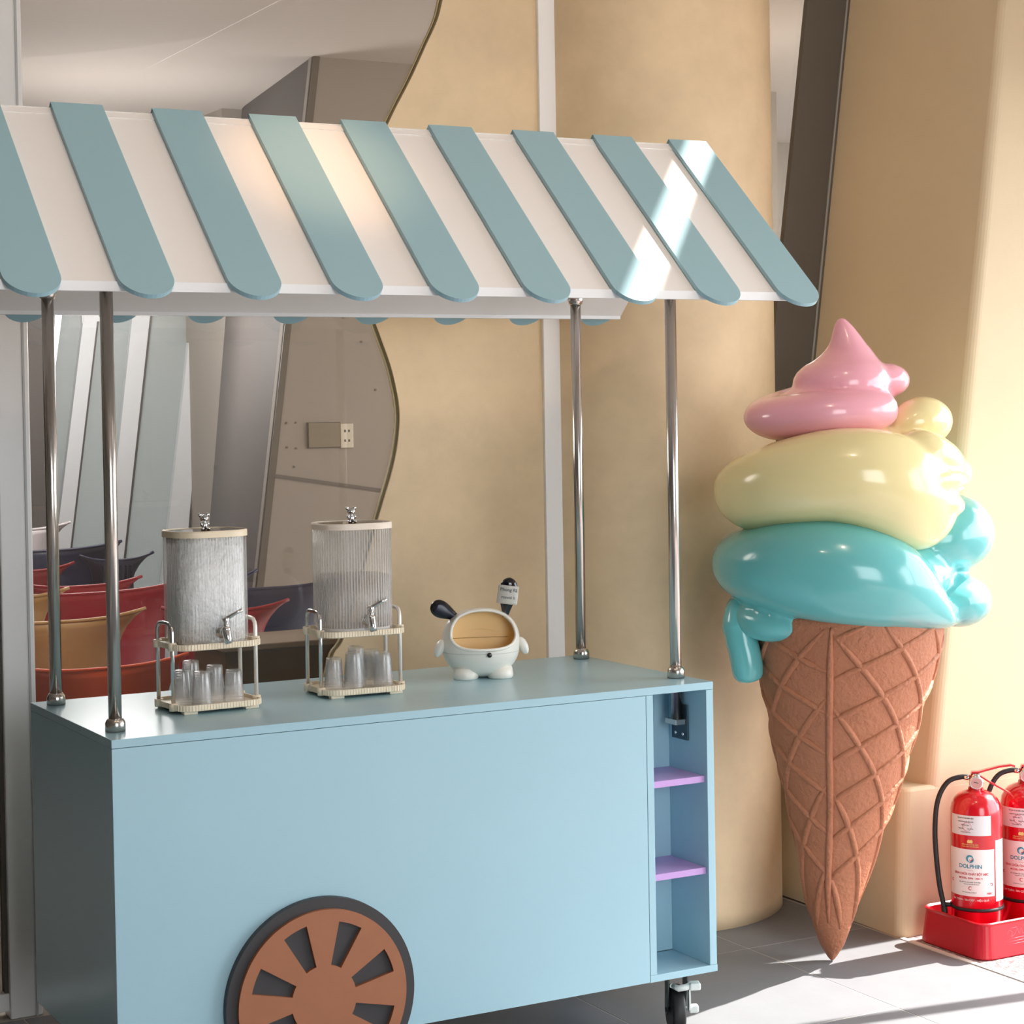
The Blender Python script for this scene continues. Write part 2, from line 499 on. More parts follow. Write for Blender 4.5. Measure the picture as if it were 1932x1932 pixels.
for (px_, pz_) in ((1.80, 2.16), (1.98, 2.05), (1.72, 1.62), (1.76, 1.62), (1.72, 1.52), (1.76, 1.515), (1.75, 1.44), (2.06, 1.95), (2.12, 1.75), (2.04, 2.12)):
    MB().box(px_, px_ + 0.008, 3.197, 3.2, pz_, pz_ + 0.008).obj('screw_hole', mat('joint_dark', (120, 112, 104), 0.7), inner_wall)
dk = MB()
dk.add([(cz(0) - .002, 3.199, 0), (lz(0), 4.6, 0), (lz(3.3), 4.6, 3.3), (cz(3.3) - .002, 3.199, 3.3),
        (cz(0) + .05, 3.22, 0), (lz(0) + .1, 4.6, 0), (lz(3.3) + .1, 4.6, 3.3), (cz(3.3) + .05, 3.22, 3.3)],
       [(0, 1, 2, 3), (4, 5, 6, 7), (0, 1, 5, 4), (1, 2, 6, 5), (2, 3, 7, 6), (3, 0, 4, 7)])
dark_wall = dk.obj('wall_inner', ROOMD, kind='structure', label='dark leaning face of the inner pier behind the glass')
jl = []
for t in (0.02, 0.99):
    for z in (1.405, 1.418):
        x = (cz(z) - .002) * (1 - t) + lz(z) * t
        jl.append((x - 0.004, 3.199 + 1.401 * t, z))
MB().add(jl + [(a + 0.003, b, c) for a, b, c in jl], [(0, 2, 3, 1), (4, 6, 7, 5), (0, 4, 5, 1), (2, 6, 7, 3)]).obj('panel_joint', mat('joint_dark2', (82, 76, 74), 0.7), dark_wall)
# white leaning window wall
frame = MB()
def slant(x0b, x1b, x0t, x1t, y0, y1, zb=0.0, zt=3.3, z1=1.14, z2=2.15):
    f0 = lambda z: x0b + (x0t - x0b) * (z - z1) / (z2 - z1)
    f1 = lambda z: x1b + (x1t - x1b) * (z - z1) / (z2 - z1)
    return MB().prism([(f0(zb), zb), (f1(zb), zb), (f1(zt), zt), (f0(zt), zt)], lambda a, b, d: (a, d, b), y0, y1)
WFR = mat('window_frame_white', (236, 240, 244), 0.4)
wroot = slant(1.878, 1.983, 2.017, 2.098, 5.16, 5.24).obj('window_3', WFR, kind='structure', label='white leaning window frame at the back of the room')
slant(1.58, 1.665, 1.711, 1.801, 5.16, 5.24).obj('mullion', WFR, wroot)
slant(1.32, 1.392, 1.467, 1.536, 5.16, 5.24).obj('mullion', WFR, wroot)
MB().prism([(1.46, 2.12), (2.02, 2.19), (2.02, 2.26), (1.46, 2.19)], lambda a, b, d: (a, d, b), 5.165, 5.235).obj('transom', WFR, wroot)
for a in ((1.983, 2.14, 2.098, 2.26), (1.665, 1.878, 1.801, 2.017), (1.392, 1.58, 1.536, 1.711), (1.22, 1.32, 1.37, 1.467)):
    slant(a[0], a[1], a[2], a[3], 5.195, 5.205).obj('pane', FROST, wroot)
for a in ((1.985, 1.998, 2.100, 2.112), (1.667, 1.68, 1.803, 1.815), (1.394, 1.405, 1.538, 1.548)):
    slant(a[0], a[1], a[2], a[3], 5.17, 5.19).obj('gasket', mat('joint_dark2', (82, 76, 74), 0.7), wroot)
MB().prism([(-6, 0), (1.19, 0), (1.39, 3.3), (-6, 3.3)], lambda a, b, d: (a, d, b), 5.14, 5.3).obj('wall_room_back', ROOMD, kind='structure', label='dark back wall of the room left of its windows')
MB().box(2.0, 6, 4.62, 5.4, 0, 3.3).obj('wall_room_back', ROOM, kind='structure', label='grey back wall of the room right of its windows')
# leaning grey brace seen in the narrow strip of glass beside the column
br = MB()
br.prism([(3.55, 1.9), (3.66, 1.9), (3.86, 3.1), (3.80, 3.3), (3.74, 3.3)], lambda a, b, d: (a, d, b), 3.08, 3.16)
br.obj('trim_12', mat('brace_grey', (206, 198, 190), 0.7, vary=(12, .08)), kind='structure', label='pale leaning brace seen through the narrow glass strip')

# wall fittings in the room
t = thing('power_outlet', 'cream power outlet plate on the grey wall behind the glass', 'outlet', (1.988, 3.2, 1.566))
MB().box(-.029, .029, -.009, 0, -.05, .05, .003).obj('plate', mat('outlet_cream', (238, 230, 214), .4), t)
for zz in (-.02, .02):
    for xx in (-.009, .009):
        MB().box(xx - .004, xx + .004, -.0095, -.0085, zz - .005, zz + .005).obj('socket_hole', mat('joint_dark2', (82, 76, 74), 0.7), t)
t = thing('junction_box', 'beige blank cover plate left of the outlet on the grey wall', 'cover plate', (1.886, 3.2, 1.571))
MB().box(-.07, .07, -.012, 0, -.05, .05, .002).obj('cover', mat('box_beige', (150, 138, 118), .6), t)
MB().box(-.073, .073, -.006, 0, -.053, .053).obj('rim', mat('joint_dark', (120, 112, 104), 0.7), t)

# ------------------------------------------------------------------ chairs behind the glass
def chair(name_label, rgb, tipx, y, ztop, w=0.56, ribs=False, flare=0.07):
    key = 'chair_%d_%d_%d' % rgb
    m = mat(key, rgb, 0.35)
    t = thing('plastic_chair', name_label, 'chair', (tipx - w / 2, y, 0), 0, 'plastic chairs behind the glass')
    n, k = 18, 14
    H = ztop
    grid = []
    for i in range(k + 1):
        tt = i / k                       # 0 bottom of the back, 1 top edge
        row = []
        for j in range(n + 1):
            s_ = -1 + 2 * j / n
            half = w / 2 - flare * (1 - tt ** 8) - 0.03 * (1 - tt)
            z = H - 0.40 + 0.40 * tt - 0.028 * (1 - abs(s_) ** 2.5) * tt
            yy = 0.10 * abs(s_) ** 2 * (1 - 0.75 * tt ** 3) - 0.03 * (1 - tt) - 0.03 * tt ** 4 * abs(s_)
            row.append((s_ * half, yy, z))
        grid.append(row)
    def sheet(g, th):
        R, C = len(g), len(g[0])
        vs = [p for r in g for p in r] + [(p[0], p[1] + th, p[2]) for r in g for p in r]
        N = R * C
        fs = []
        for i in range(R - 1):
            for j in range(C - 1):
                a = i * C + j
                fs.append((a, a + 1, a + C + 1, a + C))
                fs.append((N + a, N + a + C, N + a + C + 1, N + a + 1))
        for i in range(R - 1):
            for j in (0, C - 1):
                a = i * C + j
                fs.append((a, a + C, N + a + C, N + a))
        for j in range(C - 1):
            for i in (0, R - 1):
                a = i * C + j
                fs.append((a, a + 1, N + a + 1, N + a))
        return MB().add(vs, fs, True)
    back = sheet(grid, 0.008).obj('backrest', m, t)
    rim = MB().tube([(p[0], p[1] + .004, p[2]) for p in grid[-1]], 0.0065, 6)
    rim.obj('rim', m, back)
    if ribs:
        rb = MB()
        nr_ = int((w / 2 - .10) / .02)
        for j in range(-nr_, nr_ + 1):
            x = j * 0.02
            rb.box(x - .004, x + .004, -0.022, -0.005, H - 0.2, H - 0.05)
        rb.obj('rib', m, back, kind='stuff')
    seat = []
    for i in range(9):
        u = i / 8
        row = []
        for j in range(n + 1):
            s_ = -1 + 2 * j / n
            half = w / 2 - flare - 0.03
            row.append((s_ * half * (1 - 0.1 * u), -0.03 + 0.1 * s_ * s_ * (1 - u) + 0.36 * u, H - 0.40 - 0.02 * sin(pi * u) + 0.02 * s_ * s_))
        seat.append(row)
    R, C = 9, n + 1
    st = MB()
    vs = [p for r in seat for p in r] + [(p[0], p[1], p[2] - .01) for r in seat for p in r]
    fs = []
    for i in range(R - 1):
        for j in range(C - 1):
            a = i * C + j
            fs += [(a, a + 1, a + C + 1, a + C), (R * C + a, R * C + a + C, R * C + a + C + 1, R * C + a + 1)]
    st.add(vs, fs, True)
    st.obj('seat', m, t)
    for lx in (-1, 1):
        for ly in (0.02, 0.29):
            MB().tube([(lx * (w / 2 - .14), ly, H - 0.405), (lx * (w / 2 - .09), ly + (.03 if ly > .1 else -.03), 0.0)], 0.012, 8).obj('leg', STEEL, t)
    return t
R_, N_, T_ = (170, 22, 40), (40, 44, 82), (196, 152, 92)
chair('bright orange plastic chair nearest the glass', (236, 84, 18), 0.752, 1.65, 0.912, 0.56, flare=.04)
chair('tan plastic chair whose tip overlaps the big red chair', T_, 0.756, 2.08, 1.020)
chair('tan plastic chair beside the door frame at the left', T_, 0.616, 2.50, 1.066, 0.5)
chair('large red plastic chair behind the tan chairs', R_, 1.175, 2.92, 1.030, 0.74, flare=.03)
chair('red plastic chair whose raised tip shows left of the ice tank', R_, 1.149, 3.34, 1.022, 0.5)
chair('red plastic chair behind the leftmost pole', R_, 0.995, 3.76, 1.060, 0.42)
chair('ribbed navy plastic chair left of the ice tank', N_, 1.33, 3.74, 1.088, 0.32, True)
chair('plain navy plastic chair between the two left poles', N_, 1.33, 4.18, 1.112, 0.70, flare=.03)
chair('white plastic chair at the back beside the left pole', (246, 236, 238), 1.226, 4.62, 1.182, 0.5)
chair('navy plastic chair with a small tip right of the ice tank', N_, 1.477, 2.92, 1.056, 0.28)
chair('wide navy plastic chair between the two tanks', N_, 1.66, 2.5, 1.048, 0.58, flare=.03)
chair('red plastic chair between the two tanks', R_, 1.268, 2.08, 1.018, 0.46)

sb = thing('wooden_cabinet', 'low dark brown wooden cabinet under the glass between the tanks', 'cabinet', (1.12, 1.66, 0))
WOOD = mat('dark_wood', (96, 70, 32), 0.55, vary=(4, .15))
MB().box(-.24, .26, 0, .3, 0.04, .905, .004).obj('carcass', WOOD, sb)
MB().box(-.25, .27, -.012, .31, .905, .925, .004).obj('top', mat('cabinet_top', (150, 132, 112), .4), sb)
for lx in (-.2, .2):
    MB().box(lx - .02, lx + .02, .02, .06, 0, .04).obj('foot', WOOD, sb)
    MB().box(lx - .02, lx + .02, .24, .28, 0, .04).obj('foot', WOOD, sb)

# ------------------------------------------------------------------ the cart
H, ZB, L, D = 0.94, 0.1777, 1.615, 0.688
cart = thing('food_cart', 'pale blue vending cart with striped roof on steel poles', 'cart')
MB().box(0, L, 0, D, H - 0.0195, H, .0012).obj('countertop', BLUE, cart)
MB().box(0.0005, 1.4065, 0.0005, .019, ZB + .001, H - .0205, .0008).obj('front_panel', BLUE, cart)
MB().box(0.0005, .02, .0195, D - .0005, ZB, H - .0202, .0008).obj('side_panel', BLUE, cart)
MB().box(1.593, L - .0005, 0.0005, D - .0005, ZB + .0185, H - .0202, .0008).obj('side_panel', BLUE, cart)
MB().box(.0205, 1.592, D - .02, D - .001, ZB, H - .0202).obj('back_panel', BLUE, cart)
MB().box(1.408, 1.428, 0.0005, .19, ZB + .0185, H - .0202, .0008).obj('divider_panel', BLUE, cart)
MB().box(1.4283, 1.5925, .18, .19, ZB + .02, H - .0202).obj('niche_back', BLUE, cart)
MB().box(0.0205, 1.4065, .0195, D - .02, ZB, ZB + .018).obj('base_board', BLUE, cart)
MB().box(1.4075, L + .001, 0.0, D - .02, ZB, ZB + .018, .0008).obj('base_board', BLUE, cart)
for zt in (.693, .452):
    MB().box(1.4285, 1.5915, .012, .1795, zt - .017, zt, .0008).obj('shelf', PURPLE, cart, label='lilac shelf board')
# poles
def pole(x, y, zb):
    top = 1.965
    p = MB().lathe([(.0152, zb), (.0152, top)], x, y, 28).obj('pole', STEEL, cart)
    MB().lathe([(.0165, H + .0305), (.0205, H + .026), (.0232, H + .020), (.0232, H + .001)], x, y, 28).obj('collar', STEEL, p)
    MB().lathe([(.0225, 1.987), (.0225, 1.972), (.020, 1.962), (.0162, 1.958)], x, y, 28).obj('collar', STEEL, p)
    return p
pole(.045, .115, H)
pole(.045, .61, H)
pole(1.575, .61, H)
p = pole(1.575, .115, .83)
MB().box(1.556, 1.5925, .09, .142, .818, .832, .001).obj('pole_bracket', STEEL, cart)
MB().box(1.588, 1.5928, .085, .16, .775, .87, .001).obj('bracket_plate', mat('bracket_dark', (60, 80, 90), .4, .5), cart)
for yy in (.105, .14):
    MB().ell((1.5875, yy, .79), (.003, .005, .005), 8, 6).obj('screw', CHROME, cart)
# roof
YE, ZE, YR, ZR, YBK = -.1313, 1.9492, .36, 2.3916, .8513
X0, X1 = -.262, 1.866
def slope_f(front=True):
    sgn = 1 if front else -1
    e = Vector((0, YE if front else YBK, ZE))
    up = Vector((0, (YR - YE) * sgn, ZR - ZE))
    ln = up.length
    up = up / ln
    nrm = Vector((0, -up.z * sgn, up.y * sgn)) if front else Vector((0, up.z, -up.y))
    return e, up, nrm, ln
def roof_panel(front):
    e, up, nrm, ln = slope_f(front)
    m = MB()
    th = .018
    vs = []
    for x in (X0, X1):
        for s_, d_ in ((0, 0), (ln, 0), (ln, -th), (0, -th)):
            pt = e + up * s_ + nrm * d_
            vs.append((x, pt.y, pt.z))
    m.add(vs, [(0, 1, 2, 3), (4, 7, 6, 5), (0, 4, 5, 1), (1, 5, 6, 2), (2, 6, 7, 3), (3, 7, 4, 0)])
    return m.obj('roof_panel', CREAM, cart)
roof_panel(True)
roof_panel(False)
for front in (True, False):
    e, up, nrm, ln = slope_f(front)
    y0 = e.y
    # white edging strip at the eave
    MB().box(X0 + .001, X1 - .001, min(y0, y0 + (.014 if front else -.014)) - .003, max(y0, y0 + (.014 if front else -.014)), ZE - .019, ZE + .003, .001).obj('eave_strip', WHITEP, cart)
    # ridge capping
    rc = MB()
    vs = []
    for x in (X0 - .002, X1 + .002):
        for s_, d_ in ((ln - .022, .0), (ln + .004, .0), (ln + .004, .0022), (ln - .022, .0022)):
            pt = e + up * s_ + nrm * d_
            vs.append((x, pt.y, pt.z))
    rc.add(vs, [(0, 1, 2, 3), (4, 7, 6, 5), (0, 4, 5, 1), (1, 5, 6, 2), (2, 6, 7, 3), (3, 7, 4, 0)])
    rc.obj('ridge_cap', CREAM, cart)
    w, th = .126, .011
    outline = [(-w / 2, ln + .012), (w / 2, ln + .012)]
    s0 = .006
    outline += [(w / 2 * cos(a), s0 - w / 2 * sin(a)) for a in [pi * k / 20 for k in range(21)]]
    outline = [outline[0], outline[1]] + outline[2:]
    sl = MB()
    ft = lambda a, s_, d_: (a, (e + up * s_ + nrm * d_).y, (e + up * s_ + nrm * d_).z)
    sl.prism(outline, ft, .0024, .0024 + th)
    me = sl.mesh('roof_slat', TEAL)
    for k in range(9):
        link('roof_slat', me, cart, loc=(-.2554 + .2495 * k + .063 - (.002 * (k == 8)), 0, 0))
for yy in (.115, .61):
    MB().box(X0 + .05, X1 - .05, yy - .016, yy + .016, 1.987, 2.02).obj('tie_beam', WHITEP, cart)
# decorative wheel
wc = (.487, .288)
rimw = MB()
rimw.prism([(wc[0] + .238 * cos(2 * pi * k / 96), wc[1] + .238 * sin(2 * pi * k / 96)) for k in range(96)], lambda a, b, d: (a, d, b), -.020, -.0005)
ww = rimw.obj('decorative_wheel', BLACK, cart, label='round cut-out wheel, brown over black')
disc = MB()
N, RO = 96, .212
hr0, hr1, ha = .082, .184, radians(9.6)
# ring sectors: between holes full sectors; at the holes an inner and an outer band
def sector(a0, a1, r0, r1, seg):
    pts = [(r0, a0 + (a1 - a0) * i / seg) for i in range(seg + 1)]
    q = [(r1, a1 - (a1 - a0) * i / seg) for i in range(seg + 1)]
    poly = [(wc[0] + r * cos(a), wc[1] + r * sin(a)) for r, a in pts + q]
    disc.prism(poly, lambda a, b, d: (a, d, b), -.031, -.0202)
for k in range(8):
    c = radians(22.5 + 45 * k)
    sector(c - ha, c + ha, .0002, hr0, 3)
    sector(c - ha, c + ha, hr1, RO, 5)
    sector(c + ha, c + radians(45) - ha, .0002, RO, 8)
disc.obj('wheel_face', BROWN, ww)
# casters
def caster(x, y, rot):
    r = Matrix.Translation((x, y, 0)) @ Matrix.Rotation(rot, 4, 'Z')
    # wheel axis along local X
    m = MB()
    ring = []
    for (xx, rr) in ((-.017, .050), (-.0175, .060), (-.012, .065), (.012, .065), (.0175, .060), (.017, .050)):
        ring.append([r @ Vector((xx, .018 + rr * cos(2 * pi * j / 32), .065 + rr * sin(2 * pi * j / 32))) for j in range(32)])
    m.rings(ring)
    plate = MB().box(-.034, .034, -.034, .034, ZB - .006, ZB - .0005, 0, r).obj('caster', CASTM, cart, label='swivel caster with brake')
    m.obj('caster_wheel', RUBBER, plate)
    f = MB()
    for sx in (-1, 1):
        prof = [(-.028, ZB - .006), (.030, ZB - .006), (.034, .07), (.026, .052), (.012, .052), (.004, .07)]
        f.prism(prof, lambda a, b, d: r @ Vector((d, a, b)), sx * .024 - .0015, sx * .024 + .0015)
    f.box(-.026, .026, -.026, .028, ZB - .012, ZB - .006, 0, r)
    f.tube([r @ Vector((-.028, .018, .065)), r @ Vector((.030, .018, .065))], .006, 10)
    f.obj('fork', CASTM, plate)
    b = MB()
    b.tube([r @ Vector((-.016, -.02 + .012 * sin(a), .138)) for a in (0, .5)] + [r @ Vector((.0, -.032, .134)), r @ Vector((.02, -.03, .136)), r @ Vector((.034, -.022, .14))], [.006, .007, .009, .009, .008], 8)
    b.box(.028, .058, -.040, -.008, .128, .147, .004, r)
    b.box(.030, .056, -.018, .004, .062, .082, .004, r)
    b.box(.029, .034, -.02, 0, .07, .14, .001, r)
    b.obj('brake_lever', PALE, plate)
caster(1.535, .075, radians(-22))
caster(.08, .075, radians(-35))
caster(.08, .61, radians(30))
caster(1.535, .61, radians(20))

# ------------------------------------------------------------------ drink dispensers on stands
def rr_outline(w, d, r, n=8):
    pts = []
    for cx, cy, a0 in ((w / 2 - r, d / 2 - r, 0), (-w / 2 + r, d / 2 - r, pi / 2), (-w / 2 + r, -d / 2 + r, pi), (w / 2 - r, -d / 2 + r, 3 * pi / 2)):
        for k in range(n + 1):
            a = a0 + pi / 2 * k / n
            pts.append((cx + r * cos(a), cy + r * sin(a)))
    return pts

def dense(outline, step):
    out = []
    for i in range(len(outline)):
        a, b = Vector(outline[i] + (0,)), Vector(outline[(i + 1) % len(outline)] + (0,))
        k = max(1, round((b - a).length / step))
        out += [tuple((a + (b - a) * t / k)[:2]) for t in range(k)]
    return out

def stand(label, x, y, rz):
    t = thing('dispenser_stand', label, 'stand', (x, y, H), rz, 'two-tier dispenser stands')
    o = rr_outline(.222, .2, .04)
    oi = rr_outline(.212, .19, .036)
    of = rr_outline(.20, .176, .03)
    for z0 in (0.0, .152):
        foot = .006 if z0 == 0 else .0
        tr = MB()
        z = z0 + foot
        r3 = lambda ol, zz: [(a, b, zz) for a, b in ol]
        tr.rings([r3(of, z), r3(o, z + .003), r3(o, z + .017), r3(oi, z + .017), r3(oi, z + .009)], True, smooth=False)
        tray = tr.obj('tray', CREAMPL, t)
        fl = MB()
        ol = dense(o, .0075)
        for i, (a, b) in enumerate(ol):
            nx = Vector((a, b, 0)).normalized()
            a2, b2 = ol[(i + 1) % len(ol)]
            tg = (Vector((a2, b2, 0)) - Vector((a, b, 0))).normalized()
            nn = Vector((tg.y, -tg.x, 0))
            if nn.dot(nx) < 0:
                nn = -nn
            c = Vector((a, b, 0))
            q = [c - tg * .0022 - nn * .0003, c + tg * .0022 - nn * .0003, c + tg * .0016 + nn * .0016, c - tg * .0016 + nn * .0016]
            fl.add([(p.x, p.y, z + .0035) for p in q] + [(p.x, p.y, z + .0165) for p in q], [(0, 1, 2, 3), (4, 7, 6, 5), (0, 4, 5, 1), (1, 5, 6, 2), (2, 6, 7, 3), (3, 7, 4, 0)])
        fl.obj('fluting', CREAMPL, tray, kind='stuff')
        if z0 == 0:
            for sx in (-1, 1):
                for sy in (-1, 1):
                    MB().box(sx * .08 - .018, sx * .08 + .018, sy * .078 - .01, sy * .078 + .01, 0, .008, .002).obj('foot', CREAMPL, tray)
        for sx in (-1, 1):
            for sy in (.048, -.048):
                MB().lathe([(.0105, z + .001), (.0105, z + .02)], sx * .109, sy, 14).obj('socket', CREAMPL, tray)
    for sx in (-1, 1):
        X = sx * .109
        pts = [(X, .048, .012), (X, .048, .195), (X, .045, .206), (X, .036, .214), (X, .024, .216), (X, -.024, .216), (X, -.036, .214), (X, -.045, .206), (X, -.048, .195), (X, -.048, .012)]
        MB().tube(pts, .0052, 10).obj('handle_rail', CHROME if sx < 0 else mat('rail_white', (232, 226, 218), .3, .3), t)
    return t

def se_outline(w, d, p=3.2, n=240, rib=0.0, nr=84):
    """rounded-rectangle outline with vertical ribs"""
    out = []
    for k in range(n):
        a = 2 * pi * k / n
        c, s_ = cos(a), sin(a)
        f = (abs(c) ** p + abs(s_) ** p) ** (-1 / p)
        q = 1 + rib * (0.5 + 0.5 * cos(nr * a))
        out.append((w / 2 * c * f * q, d / 2 * s_ * f * q))
    return out

def bear(t, z):
    b = MB()
    b.ell((0, 0, z + .011), (.0085, .008, .011), 14, 10)
    b.ell((0, -.001, z + .029), (.0112, .0105, .0095), 14, 10)
    for sx in (-1, 1):
        b.ell((sx * .0105, .001, z + .0375), (.0048, .0032, .0048), 10, 8)
        b.ell((sx * .0078, -.007, z + .0035), (.0045, .006, .0038), 10, 8)
        b.ell((sx * .0092, -.003, z + .015), (.003, .004, .0058), 8, 6)
    b.ell((0, -.010, z + .026), (.0046, .004, .0036), 10, 8)
    return b

def dispenser(label, x, y, rz, content):
    z0 = H + .152 + .0095
    t = thing('drink_dispenser', label, 'drink dispenser', (x, y, z0), rz, 'ribbed drink dispensers')
    w, d, hh = .188, .176, .272
    ol = se_outline(w, d, 3.0, 504, .009, 84)
    il = se_outline(w - .012, d - .012, 3.0, 126)
    tk = MB()
    r3 = lambda o_, zz, s_=1: [(a * s_, b * s_, zz) for a, b in o_]
    tk.rings([r3(ol, .0, .965), r3(ol, .004, .99), r3(ol, .010), r3(ol, hh)], True)
    tko = tk.obj('tank', TANK if content == 'ice' else TANKW, t)
    rb = MB()
    for k in range(84):
        i0 = 6 * k
        q = [ol[(i0 + j) % 504] for j in (-1, 0, 1)]
        ring = [(a * 1.004, b * 1.004) for a, b in q]
        rb.add([(a, b, .012) for a, b in ring] + [(a, b, hh - .011) for a, b in ring], [(0, 1, 4, 3), (1, 2, 5, 4)], True)
    rb.obj('rib', RIB if content == 'ice' else RIBW, tko, kind='stuff')
    if content == 'ice':
        MB().rings([r3(il, .004), r3(il, hh - .004)], True).obj('ice_fill', ICE, t, label='crushed ice filling the tank')
    else:
        MB().rings([r3(il, .012), r3(il, .143)], True).obj('water_fill', WATER, t, label='water filling the lower half')
        MB().rings([r3(il, .003), r3(il, .011)], True).obj('tank_base', mat('tank_base_white', (226, 226, 224), .4), t)
    lo = se_outline(w + .007, d + .007, 3.0, 126)
    lid = MB()
    lid.rings([r3(lo, hh - .010), r3(lo, hh + .003), r3(lo, hh + .006, .985), r3(lo, hh + .006, .955), r3(lo, hh + .003, .945)], True, smooth=False)
    lidm = mat('lid_cream' if content == 'ice' else 'lid_peach', (238, 220, 190) if content == 'ice' else (240, 224, 206), .4)
    ld = lid.obj('lid', lidm, t)
    MB().rings([r3(lo, hh + .0032, .94), r3(lo, hh + .0042, .94)], True).obj('lid_window', clear_mat('lid_smoke', (200, 180, 150), .3, (190, 160, 126), .05, 1.5), ld)
    bear(t, hh + .004).obj('bear_knob', CHROME, ld, label='chrome bear-shaped knob')
    # tap
    yf = -d / 2
    tp = MB()
    tp.lathe([(.0, 0), (.016, 0), (.016, .004), (.012, .007), (.009, .012), (.009, .03)], 0, 0, 18)
    Mr = Matrix.Translation((.004, yf + .003, .032)) @ Matrix.Rotation(pi / 2, 4, 'X')
    tp.v = [tuple(Mr @ Vector(p)) for p in tp.v]
    tp.tube([(.004, yf - .024, .046), (.004, yf - .027, .034), (.005, yf - .031, .020), (.006, yf - .036, .008)], [.009, .0115, .0105, .009], 14)
    tp.ell((.004, yf - .025, .040), (.0115, .0115, .011), 14, 8)
    tap = tp.obj('tap', CHROME, t, label='chrome tap')
    MB().lathe([(.007, .044), (.008, .05), (.0065, .056), (.0085, .060), (.0085, .067), (.006, .071)], .004, yf - .025, 14).obj('tap_stem', CHROME, tap)
    MB().tube([(-.004, yf - .022, .064), (.010, yf - .028, .070), (.028, yf - .036, .081), (.040, yf - .041, .087)], [.005, .0055, .0045, .005], 10).obj('tap_lever', CHROME, tap)
    return t

S1 = (.350, .345, radians(3))
S2 = (.756, .372, radians(-2))
stand('cream two-tier stand under the ice-filled tank', *S1)
stand('cream two-tier stand under the half-full water tank', *S2)
dispenser('ribbed drink dispenser packed with ice, cream lid', *S1, 'ice')
dispenser('ribbed drink dispenser half full of water, pinkish lid', *S2, 'water')

# cups, every one an object
cup_prof = [(.0165, .0660), (.0190, .0650), (.0200, .0600), (.0240, .0060), (.0262, .0045), (.0262, .0010), (.0246, .0), (.0236, .002), (.0192, .0585), (.0182, .0632), (.0, .0640)]
def cup_mesh():
    m = MB()
    m.lathe([(.0001, .0660)] + cup_prof[:-1] + [(.0001, .0632)], 0, 0, 36, cap=False)
    return m.mesh('plastic_cup', CUPM)
CUP = cup_mesh()
ords = ['lowest', 'second lowest', 'third lowest', 'fourth lowest', 'fifth lowest', 'sixth lowest', 'seventh lowest']
def stack(S, dx, dy, n, desc, step=.0062):
    c = Matrix.Translation((S[0], S[1], 0)) @ Matrix.Rotation(S[2], 4, 'Z')
    p = c @ Vector((dx, dy, H + .0155))
    for k in range(n):
        pos = 'topmost' if k == n - 1 else ords[k]
        link('plastic_cup', CUP, None, '%s clear cup in the stack %s' % (pos, desc), 'cup', 'clear cups upside down on the stands', None,
             (p.x + random.uniform(-.0006, .0006), p.y + random.uniform(-.0006, .0006), p.z + k * step))
stack(S1, -.069, -.010, 4, 'at the left end under the ice tank')
stack(S1, -.020, .058, 6, 'rising tallest at the back under the ice tank')
stack(S1, -.042, -.064, 4, 'at the front under the ice tank')
stack(S1, .012, -.016, 5, 'in the middle under the ice tank')
stack(S1, .052, -.040, 3, 'at the right end under the ice tank')
stack(S2, -.073, -.043, 4, 'at the left end under the water tank')
stack(S2, -.026, -.060, 6, 'second from the left under the water tank')
stack(S2, .008, .006, 7, 'rising tallest in the middle under the water tank')
stack(S2, .056, .016, 5, 'at the back right under the water tank')
stack(S2, .062, -.046, 5, 'at the front right under the water tank')

